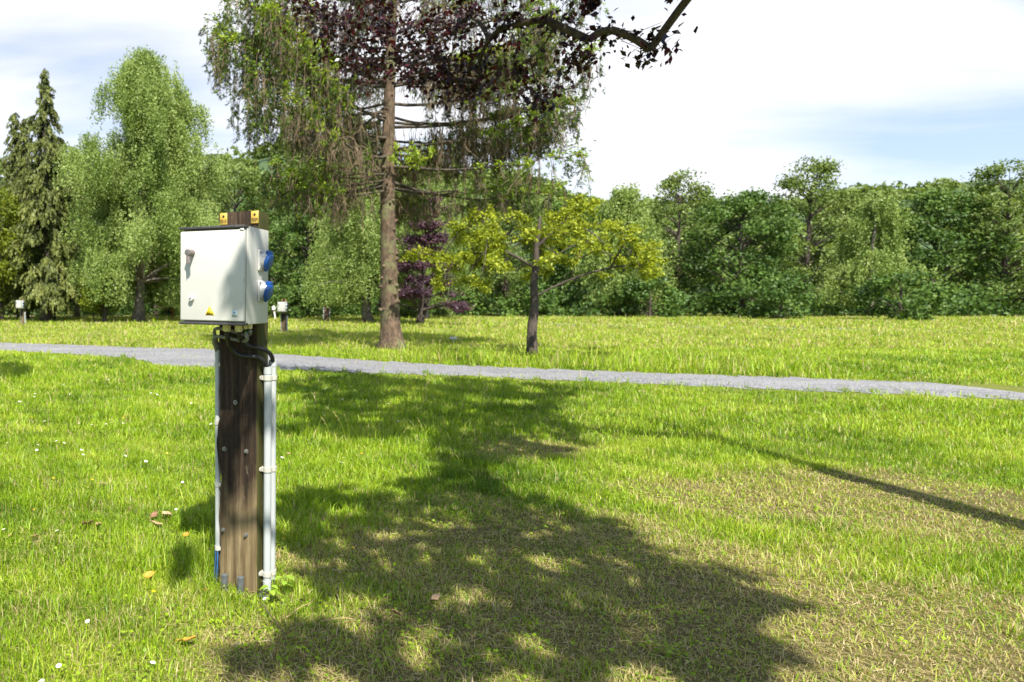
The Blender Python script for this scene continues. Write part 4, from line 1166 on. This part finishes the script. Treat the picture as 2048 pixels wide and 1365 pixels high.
# ------------------------------------------------------------------ far pedestals and stakes
far_post = None
for (px, py, sink, dyaw, lab) in [(42, 652, .36, .02, 'small far pedestal with a pale cabinet in front of the left conifer trunk'), (569, 666, .40, -.02, 'far pedestal with a pale cabinet on the sunny lawn right of the big post')]:
    g = gnd(px, py)
    fp = copy_tree(PED, (g.x, g.y, -sink), YAW + dyaw, 1.0, label=lab, skip=('digits', 'earth_wire', 'paint_chip', 'rust_mark', 'screw', 'key_lock', 'post'))
    if far_post is None:
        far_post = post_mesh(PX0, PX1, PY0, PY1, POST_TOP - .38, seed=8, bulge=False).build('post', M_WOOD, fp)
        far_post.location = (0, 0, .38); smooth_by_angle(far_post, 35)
    else:
        o = far_post.copy(); COL.objects.link(o); o.parent = fp; o.location = (0, 0, .40)
M_STAKE = bark('stake_wood', (.03, .018, .012), (.16, .09, .055), 12, (1, 1, .2))
M_WHITE = plain('weathered_white', (.62, .61, .57), .6, var=.12, scale=8)
M_ROOF = plain('grey_roof', (.30, .31, .33), .7, var=.15, scale=6)
def stake(name, label, cat, px, py, ptop, w, mat, lean=0.0, extra=None):
    g = gnd(px, py); top = at(px, ptop, g.y).z
    root = thing(name, label, cat, (g.x, g.y, 0))
    s_ = MB(); M = Matrix.Rotation(lean, 4, 'Y')
    s_.box(-w / 2, w / 2, -w / 2, w / 2, -.2, top, M=M)
    s_.build('shaft', mat, root, bevel=.008, bseg=2)
    c = MB(); c.box(-w / 2 - .004, w / 2 + .004, -w / 2 - .004, w / 2 + .004, top - .01, top + .02, M=M); c.build('cap', mat, root, bevel=.008, bseg=2)
    if extra: extra(root, top, M)
    return root
stake('stake', 'thin brown wooden stake beside the leafy shrub left of the cabinet', 'stake', 345, 641, 611, .11, M_ORANGE)
def pipes(root, top, M):
    for sx in (-1, 1):
        q = MB(); q.cyl((sx * .17, 0, -.1), (sx * .17, 0, top - .1), .03, .03, 10); q.build('conduit', M_PVC, root, smooth=True)
stake('stake', 'dark wooden stake with grey pipes on the lawn left of the birch trunk', 'stake', 653, 645, 612, .26, M_STAKE, 0, pipes)
def knob(root, top, M):
    q = MB(); q.box(-.13, .09, -.13, -.06, top - .26, top - .04, M=M); q.build('tap_box', M_WHITE, root, bevel=.02)
stake('stake', 'thin leaning white stake with a small white box left of the far cabinet', 'stake', 550.5, 640, 612, .10, M_WHITE, math.radians(-7), knob)
stake('stake', 'orange brown stake with white knobs beside the thick conifer trunk', 'stake', 108.5, 634, 607, .12, M_ORANGE, 0, knob)

# low grey roofed hut far behind the conifer trunk
g = at(128, 620, 62)
hut = thing('hut', 'low pale grey roofed hut far behind the trunks on the left', 'hut', (g.x, 62, 0))
hw_ = MB(); hw_.box(-1.3, 1.3, -1, 1, 0, 1.35); hw_.build('wall', M_SAND, hut, bevel=.02)
hr_ = MB(); prism(hr_, [(-1.55, 1.34), (1.55, 1.34), (1.0, 1.85), (-1.0, 1.85)], -1.3, 1.3); hr_.build('roof', M_ROOF, hut)
hd_ = MB(); hd_.box(-.4, .3, -1.04, -1.003, 0, 1.2); hd_.build('door', M_STAKE, hut)

# small white standpipe at the right edge of the photo
g = gnd(906, 686)
tp = thing('standpipe', 'small white water tap box in the grass at the right edge, by the path', 'tap', (g.x, g.y, 0))
q = MB(); q.cyl((0, 0, -.05), (0, 0, .13), .035, .035, 12); q.build('pipe', M_PVC, tp, smooth=True)
q = MB(); q.box(-.09, .10, -.06, .06, .10, .17); q.build('box', M_WHITE, tp, bevel=.02, bseg=3)

# ------------------------------------------------------------------ grass
def blades(mb, x, y, h, w, bend, rnd, rg, z0=0.0):
    n = len(x)
    az = rg.uniform(0, 2 * math.pi, n); fa = az + rg.normal(0, .6, n) + math.pi / 2
    d = np.stack([np.cos(az), np.sin(az), np.zeros(n)], -1); s = np.stack([np.cos(fa), np.sin(fa), np.zeros(n)], -1)
    b = np.stack([x, y, np.full(n, z0 - .004)], -1)
    H, B, Wd = h[:, None], (h * bend)[:, None], (w * .5)[:, None]
    up = np.array([0, 0, 1.0])
    m = b + d * B * .32 + up * H * .58
    t = b + d * B + up * H * np.sqrt(np.clip(1 - .55 * bend ** 2, .08, 1))[:, None]
    V = np.stack([b - s * Wd, b + s * Wd, m + s * Wd * .85, m - s * Wd * .85, t], 1).reshape(-1, 3)
    k = (np.arange(n) * 5)[:, None]
    mb.add(V, quads=k + np.array([[0, 1, 2, 3]]), tris=k + np.array([[3, 2, 4]]), rnd=np.repeat(rnd, 5))

CLR = [(gnd(524, 1200), .09, .2), (gnd(541, 1212), .07, .3), (gnd(566, 1200), .07, .35), (gnd(452, 1190), .07, .35), (gnd(484, 1195), .07, .35), (gnd(505, 1200), .07, .5), (gnd(433, 1180), .06, .5)]
def clear_(x, y):
    f = np.ones(len(x))
    for g_c, r_c, k_c in CLR: f = np.where((x - g_c.x) ** 2 + (y - g_c.y) ** 2 < r_c ** 2, np.minimum(f, k_c), f)
    return f
rg = np.random.default_rng(101)
gm = MB()
for (y0, y1, dens, hh_, ww_, sp_) in [(1.55, 2.7, 21000, .024, .0028, .30), (1.55, 2.7, 4200, .056, .0036, .10), (2.7, 3.8, 12500, .034, .0033, .22), (2.7, 3.8, 5200, .062, .0038, .06),
                                (3.8, 6.0, 7600, .056, .0045, .08), (6.0, 10.0, 2800, .066, .0072, .08), (10.0, 17.0, 1050, .078, .012, .10), (17.0, 28.0, 360, .10, .018, .34), (28.0, 46.0, 140, .12, .034, .38)]:
    xa, xb = -.36 * y1 - 2.2, 1.22 * y1 + 3.2
    n = int((xb - xa) * (y1 - y0) * dens)
    x = rg.uniform(xa, xb, n); y = rg.uniform(y0, y1, n)
    keep = ((x > -.36 * y - .7) | (rg.random(n) < .5)) & ((x < 1.22 * y + .4) | (rg.random(n) < .4))
    keep &= (x < .36 * y + .8) | (rg.random(n) < .62)
    x, y = x[keep], y[keep]
    keep = ~on_path(x, y) | (rg.random(len(x)) < .010); x, y = x[keep], y[keep]
    dr = dryness(x, y); n = len(x)
    keep = rg.random(n) > .15 * dr; x, y, dr = x[keep], y[keep], dr[keep]; n = len(x)
    tuft = np.clip(.5 + .5 * W2(x * 1.3, y * 1.3), 0, 1.3) * .5 + np.clip(.5 + .5 * W1(x, y), 0, 1.2) * .5 + .25 * np.clip(W3(x, y), -1, 1)
    h = hh_ * (.55 + .75 * tuft) * rg.uniform(.5, 1.45, n) * (1 - .5 * dr)
    nearp = np.clip((np.interp(x, [p.x for p in PN], [p.y for p in PN]) - y) / 1.1, 0, 1); h = np.where(nearp > 0, h * (.35 + .65 * nearp), h)
    long_ = rg.random(n) < .03 * (1 - dr); h = np.where(long_, h * rg.uniform(1.5, 2.4, n), h)
    bend = np.clip(rg.normal(.55, .3, n) + .5 * dr, .05, 1.25)
    col = np.clip(.42 + .12 * W1(x + 3, y) + .12 * W2(x, y + 5) + rg.normal(0, .17, n), 0, .80)
    straw = rg.random(n) < (sp_ + .07 * np.clip(W2(x - 4, y), -1, 1.5) + .55 * dr)
    col = np.where(y > 15, np.clip(col + .10, 0, .8), col)
    col = np.where(straw, rg.uniform(.80, 1.0, n), col)
    h = h * clear_(x, y)
    blades(gm, x, y, h, ww_ * rg.uniform(.7, 1.3, n), bend, col, rg)
# longer unmown grass round the post foot, the spruce foot and along the path
def ring(cx, cy, r, n, h0, h1, w, straw_p=.1, inner=0.0):
    a = rg.uniform(0, 6.283, n); q = inner + (r - inner) * np.sqrt(rg.uniform(0, 1, n)); x, y = cx + np.cos(a) * q, cy + np.sin(a) * q
    h = rg.uniform(h0, h1, n) * (1 - .5 * (q / r) ** 2) * np.sqrt(clear_(x, y)); st = rg.random(n) < straw_p
    blades(gm, x, y, h, np.full(n, w) * rg.uniform(.7, 1.3, n), np.clip(rg.normal(.6, .3, n), .1, 1.2), np.where(st, rg.uniform(.78, 1, n), np.clip(rg.normal(.42, .14, n), 0, .78)), rg)
PC = PO + LX * -.145 + LY * .27
for (fx, fy, r, n) in [(-.20, .16, .13, 160), (-.12, .14, .10, 120), (-.05, .14, .12, 130), (-.29, .26, .12, 360), (-.20, .10, .2, 500), (.03, .30, .14, 240), (-.38, .34, .16, 380)]:
    p = PO + LX * fx + LY * fy
    ring(p.x, p.y, r, n, .05, .13, .0028, .22)
p = PO + LX * -.37 + LY * .36; ring(p.x, p.y, .14, 130, .16, .30, .0034, .1)
for (px, py, r, n, h) in [(400, 1050, .16, 500, .14), (330, 1130, .2, 380, .13), (600, 960, .5, 900, .13), (700, 950, .5, 700, .13), (830, 900, .5, 700, .15), (560, 1060, .3, 600, .13), (640, 1030, .4, 800, .12), (880, 880, .5, 600, .16), (100, 760, .7, 500, .2), (200, 830, .5, 400, .15), (640, 880, .5, 400, .2)]:
    p = gnd(px, py); ring(p.x, p.y, r, n, h * .5, h, .0034 + .0006 * p.y, .05)
n = 2400
x = rg.uniform(SB.x - 3.5, SB.x + 6, n); fy = np.interp(x, [p.x for p in PF], [p.y for p in PF]); y = fy + .15 + rg.exponential(.9, n)
blades(gm, x, y, np.where(x > SB.x - .4, rg.uniform(.14, .42, n), rg.uniform(.08, .24, n)), rg.uniform(.008, .016, n), np.clip(rg.normal(.5, .25, n), .1, 1.1), np.where(rg.random(n) < .35, rg.uniform(.74, .92, n), rg.uniform(.2, .7, n)), rg)
for k in range(190):
    yy = rg.uniform(1.65, 5.2); xx = rg.uniform(-.36 * yy - .3, (.8 if k % 3 else 1.2) * yy); m_ = int(rg.integers(12, 46)); r_ = rg.uniform(.03, .13)
    P_ = np.stack([xx + rg.normal(0, r_, m_), yy + rg.normal(0, r_, m_), rg.uniform(.012, .040, m_)], -1)
    gm.leaves(P_, rg.uniform(.010, .022, m_), rg.normal(0, .35, (m_, 3)) + np.array([0, 0, 1]), rg.normal(0, 1, (m_, 3)) * np.array([1, 1, .25]), .8, rnd=np.clip(rg.uniform(.25, .6) + rg.normal(0, .06, m_), 0, .78))
# matted straw thatch lying in the turf
m_ = 26000
yy = rg.uniform(1.6, 4.6, m_); xx = rg.uniform(-.4, 1.15, m_) * yy
kk = rg.random(m_) < .25 + .75 * dryness(xx, yy); xx, yy = xx[kk], yy[kk]; m_ = len(xx)
gm.leaves(np.stack([xx, yy, rg.uniform(.004, .02, m_)], -1), rg.uniform(.03, .075, m_), rg.normal(0, .3, (m_, 3)) + np.array([0, 0, 1]), rg.normal(0, 1, (m_, 3)) * np.array([1, 1, .12]), .045, rnd=rg.uniform(.82, 1.0, m_))
# seed heads on long thin stems
def seed_heads(px, py, n, spread, h):
    for k in range(n):
        c = gnd(px, py); x, y = c.x + rg.normal(0, spread), c.y + rg.normal(0, spread)
        hh2 = h * rg.uniform(.7, 1.2); dx_, dy_ = rg.normal(0, .25 * hh2, 2)
        P = bez((x, y, 0), (x, y, hh2 * .7), (x + dx_, y + dy_, hh2), 6)
        gm.tube(P, [.0012] * 6, 3, cap=False, rnd=.74)
        m_ = 14; t = rg.uniform(.72, 1.02, m_)
        C = np.stack([np.interp(t, np.linspace(0, 1, 6), P[:, a]) for a in range(3)], -1) + rg.normal(0, .004, (m_, 3))
        gm.leaves(C, .016, rg.normal(0, 1, (m_, 3)), (P[-1] - P[-2])[None] + rg.normal(0, .3, (m_, 3)) * .02, .4, rnd=.86)
for (px, py, n_, s_, h_2) in [(690, 910, 3, .05, .32), (805, 905, 2, .1, .3), (780, 850, 3, .2, .34), (600, 800, 4, .3, .35), (870, 700, 26, .9, .55), (820, 705, 12, .5, .5), (60, 860, 5, .4, .3), (250, 850, 4, .3, .3), (380, 830, 3, .3, .25), (650, 700, 8, .6, .5)]:
    seed_heads(px, py, n_, s_, h_2)
tag(gm.build('lawn_grass', M_GRASS), 'green lawn grass with worn straw coloured patches around the post', 'grass', kind='stuff')

# ------------------------------------------------------------------ small things on the lawn
M_PETAL = plain('daisy_petal', (.80, .80, .78), .6, var=.04)
M_YOLK = plain('daisy_heart', (.70, .45, .02), .7, var=.1)
M_STEM = plain('flower_stem', (.10, .18, .03), .7, var=.2)
def daisy_mesh():
    d = MB(); r = random.Random(3)
    for k in range(14):
        a = k / 14 * 6.283; c, s = math.cos(a), math.sin(a); w = .0022
        d.add([(c * .002 - s * w * .5, s * .002 + c * w * .5, .045), (c * .002 + s * w * .5, s * .002 - c * w * .5, .045), (c * .0095 + s * w, s * .0095 - c * w, .0458 + r.uniform(-.001, .001)), (c * .0095 - s * w, s * .0095 + c * w, .0458)], quads=[[0, 1, 2, 3]])
    d.tube([(0, 0, .0445), (0, 0, .0465), (0, 0, .0475)], [.0030, .0030, .001], 10, mat=1)
    d.tube([(0, 0, -.01), (.002, 0, .02), (0, 0, .0445)], .0008, 5, mat=2)
    return d
dz = daisy_mesh().build('daisy', [M_PETAL, M_YOLK, M_STEM])
near = [(121, 1327), (182, 1238), (479, 1291), (683, 1113), (670, 1104), (140, 1088), (120, 1060), (300, 1325), (12, 1058), (560, 918), (688, 920), (677, 928), (787, 891), (352, 1018), (403, 975), (366, 962), (382, 965), (90, 1360), (868, 958), (620, 985)]
mid = [(195, 903), (160, 903), (118, 884), (124, 889), (70, 893), (73, 902), (162, 912), (13, 890), (245, 914), (290, 925), (223, 849), (215, 850), (242, 849), (184, 853), (158, 850), (43, 807), (68, 796), (70, 790), (38, 805), (124, 771), (165, 762), (212, 772), (203, 757), (216, 761), (137, 791), (206, 814), (350, 796), (364, 804), (395, 793), (415, 768), (308, 789), (300, 788), (312, 791), (600, 790), (690, 800), (725, 802), (730, 803), (650, 780), (655, 778), (770, 810), (777, 810), (610, 782), (705, 775), (800, 845), (55, 753), (60, 751), (48, 754), (40, 756), (25, 780), (92, 845), (425, 850), (375, 878), (385, 808)]
k = 0
for (px, py) in near + mid:
    g = gnd(px, py, .045)
    o = dz if k == 0 else dz.copy()
    if k: COL.objects.link(o)
    sc_ = 1.0 if py > 930 else 1.35
    o.location = (g.x, g.y, 0); o.rotation_euler = (random.Random(k).uniform(-.4, .4), random.Random(k + 99).uniform(-.4, .4), k * 1.7)
    o.scale = (sc_,) * 3
    tag(o, 'small white daisy with a yellow heart growing in the lawn', 'daisy', 'daisies in the lawn')
    k += 1
bc = MB()
for q in range(5):
    a = q / 5 * 6.283; c, s = math.cos(a), math.sin(a); w = .005
    bc.add([(c * .001, s * .001, .07), (c * .007 + s * w, s * .007 - c * w, .073), (c * .010, s * .010, .076), (c * .007 - s * w, s * .007 + c * w, .073)], quads=[[0, 1, 2, 3]])
bc.tube([(0, 0, -.01), (.003, 0, .03), (0, 0, .071)], .0009, 5, mat=1)
b0 = bc.build('buttercup', [plain('buttercup_petal', (.75, .50, .01), .4, var=.05), M_STEM])
for k, (px, py) in enumerate([(247, 831), (245, 836), (100, 956), (75, 1020), (700, 1095), (420, 760), (60, 835), (720, 907), (735, 870), (640, 862), (795, 800), (560, 1078), (300, 1185), (180, 960), (330, 905), (40, 705), (90, 712), (110, 716)]):
    o = b0 if k == 0 else b0.copy()
    if k: COL.objects.link(o)
    g = gnd(px, py, .07); o.location = (g.x, g.y, 0); o.rotation_euler = (.3 * math.sin(k), .3 * math.cos(k * 2), k)
    tag(o, 'small yellow buttercup flower growing in the lawn', 'buttercup', 'buttercups in the lawn')

# dead leaves
def dead_leaf(px, py, size, rot, mat, label, curl=.4, seed=0):
    r = np.random.default_rng(seed)
    nu, nv = 9, 7
    m = MB(); V = []
    for i_ in range(nu):
        t = i_ / (nu - 1); w = .36 * math.sin(math.pi * min(1, t * .93 + .06)) ** .75
        w *= 1 + .12 * math.sin(t * 21)
        for j in range(nv):
            s = j / (nv - 1) * 2 - 1
            z = curl * (s * s * .22 + (t - .5) ** 2 * .5) + .03 * math.sin(t * 9 + s * 5) + r.normal(0, .012)
            V.append(((t - .5), s * w, z))
    Q = [[i_ * nv + j, i_ * nv + j + 1, (i_ + 1) * nv + j + 1, (i_ + 1) * nv + j] for i_ in range(nu - 1) for j in range(nv - 1)]
    m.add(np.array(V) * size, quads=Q)
    m.tube([(-.5 * size, 0, .1 * size), (-.62 * size, .02 * size, .12 * size), (-.75 * size, .05 * size, .08 * size)], .018 * size, 5)
    o = m.build('dead_leaf', mat, smooth=True)
    g = gnd(px, py, .03); o.location = (g.x, g.y, .032); o.rotation_euler = (r.normal(0, .25), r.normal(0, .25), rot)
    tag(o, label, 'leaf', 'dead leaves on the lawn')
M_DL1 = plain('dead_leaf_brown', (.20, .10, .05), .7, var=.4, scale=60)
M_DL2 = plain('dead_leaf_tan', (.38, .25, .13), .7, var=.35, scale=60)
M_DL3 = plain('dead_leaf_orange', (.58, .25, .03), .6, var=.3, scale=60)
for a in [(175, 1049, .062, .5, M_DL1, 'dark brown curled leaf, left one of the pair on the sunny lawn', .9, 1), (196, 1050, .060, 1.7, M_DL2, 'tan leaf right beside the dark brown curled leaf on the sunny lawn', .4, 2),
          (309, 1032, .055, .9, M_DL1, 'reddish curled leaf, leftmost of three lying left of the post', .7, 3), (333, 1030, .075, 2.4, M_DL2, 'largest tan leaf of three lying left of the post', .5, 4),
          (313, 1048, .065, .2, M_DL2, 'flat tan leaf nearest the viewer of three lying left of the post', .3, 5), (299, 1151, .055, .1, M_DL3, 'orange yellow leaf in the shaded grass left of the post foot', .3, 6),
          (375, 1281, .062, .15, M_DL3, 'orange leaf lying left of the shade in front of the post', .35, 7), (411, 1183, .040, 1.2, M_DL3, 'small orange leaf beside the blue striped pipe', .5, 8),
          (790, 1228, .055, 2.0, M_DL1, 'brown leaf on the shaded worn turf to the right', .6, 9), (872, 1196, .045, .4, M_DL2, 'pale leaf on the shaded worn turf at the right', .4, 10),
          (208, 969, .060, .3, M_DL2, 'tan leaf alone in the sunny lawn farthest from the post', .4, 11), (17, 1075, .055, .7, M_DL2, 'tan leaf near the left edge of the lawn', .4, 12), (70, 1074, .045, 1.9, M_DL1, 'brown leaf near the left edge of the lawn', .5, 13), (577, 909, .05, .8, M_DL2, 'tan leaf in the sunny lawn right of the white conduits', .5, 14), (372, 1071, .04, 1.1, M_DL3, 'small orange leaf left of the post bolts', .5, 15)]:
    dead_leaf(*a)

# nettle seedlings
def seedling(px, py, z, label, seed, n=5):
    r = np.random.default_rng(seed); g = gnd(px, py)
    root = thing('nettle', label, 'weed', (g.x, g.y, 0), 0, 'weeds by the conduits')
    s_ = MB(); s_.tube([(0, 0, -.01), (.004, .002, z * .5), (.002, 0, z)], [.002, .0016, .001], 6); s_.build('stem', M_STEM, root, smooth=True)
    for k in range(n):
        a = k * 2.4 + r.uniform(-.3, .3); d = np.array([math.cos(a), math.sin(a), 0]); sd_ = np.array([-d[1], d[0], 0]); L = r.uniform(.026, .040)
        h0 = z * (.55 + .45 * k / n)
        V, m_ = [], 7
        for i_ in range(m_):
            t = i_ / (m_ - 1); w = L * .42 * math.sin(math.pi * (.08 + .9 * t)) * (1 + (.14 if i_ % 2 else -.06)); zc_ = h0 + L * .35 * t - L * .7 * t * t
            c = d * L * (.25 + t)
            V += [c + sd_ * w + [0, 0, zc_ + .004], c + [0, 0, zc_], c - sd_ * w + [0, 0, zc_ + .004]]
        Q = [[i_ * 3 + j, i_ * 3 + j + 1, i_ * 3 + j + 4, i_ * 3 + j + 3] for i_ in range(m_ - 1) for j in range(2)]
        MB().add(V, quads=Q, rnd=r.uniform(0, 1)).build('leaf', M_WEED, root)
seedling(541, 1208, .085, 'bright green nettle seedling right under the front conduit', 1, 6)
seedling(568, 1192, .095, 'bright green nettle seedling a little right of the conduits', 2, 6)

# pale stone and twigs
def stone(px, py, s, label):
    bm = bmesh.new(); bmesh.ops.create_icosphere(bm, subdivisions=3, radius=s)
    r = random.Random(4)
    for v in bm.verts: v.co *= 1 + .14 * math.sin(v.co.x / s * 3 + 1) * math.cos(v.co.y / s * 4) + r.uniform(-.03, .03); v.co.z *= .75
    me = bpy.data.meshes.new('stone'); bm.to_mesh(me); bm.free(); me.materials.append(M_WHITE)
    o = bpy.data.objects.new('stone', me); COL.objects.link(o); g = gnd(px, py); o.location = (g.x, g.y, s * .4); smooth_by_angle(o, 60)
    tag(o, label, 'stone')
stone(531, 1200, .015, 'small white stone lying at the foot of the conduits')
def twig(pts, r, label, mat):
    P = [gnd(px, py, .02) + Vector((0, 0, dz_)) for (px, py, dz_) in pts]
    o = MB().tube(spline(P, 16), np.linspace(r, r * .5, len(spline(P, 16))), 6, wob=.06).build('twig', mat, smooth=True)
    tag(o, label, 'twig', 'twigs on the worn turf')
twig([(522, 1205, .0), (537, 1232, .012), (556, 1255, .01), (572, 1272, .0)], .003, 'grey crooked twig lying in front of the conduit foot', M_LIMB)
twig([(572, 1236, .0), (600, 1222, .015), (620, 1212, .012), (632, 1198, .01)], .0026, 'pale straw stalk lying on the worn turf right of the post', M_DL2)
twig([(640, 1242, .0), (690, 1240, .008), (720, 1243, .0)], .0022, 'pale straw stalk lying flat in the shade at the right', M_DL2)
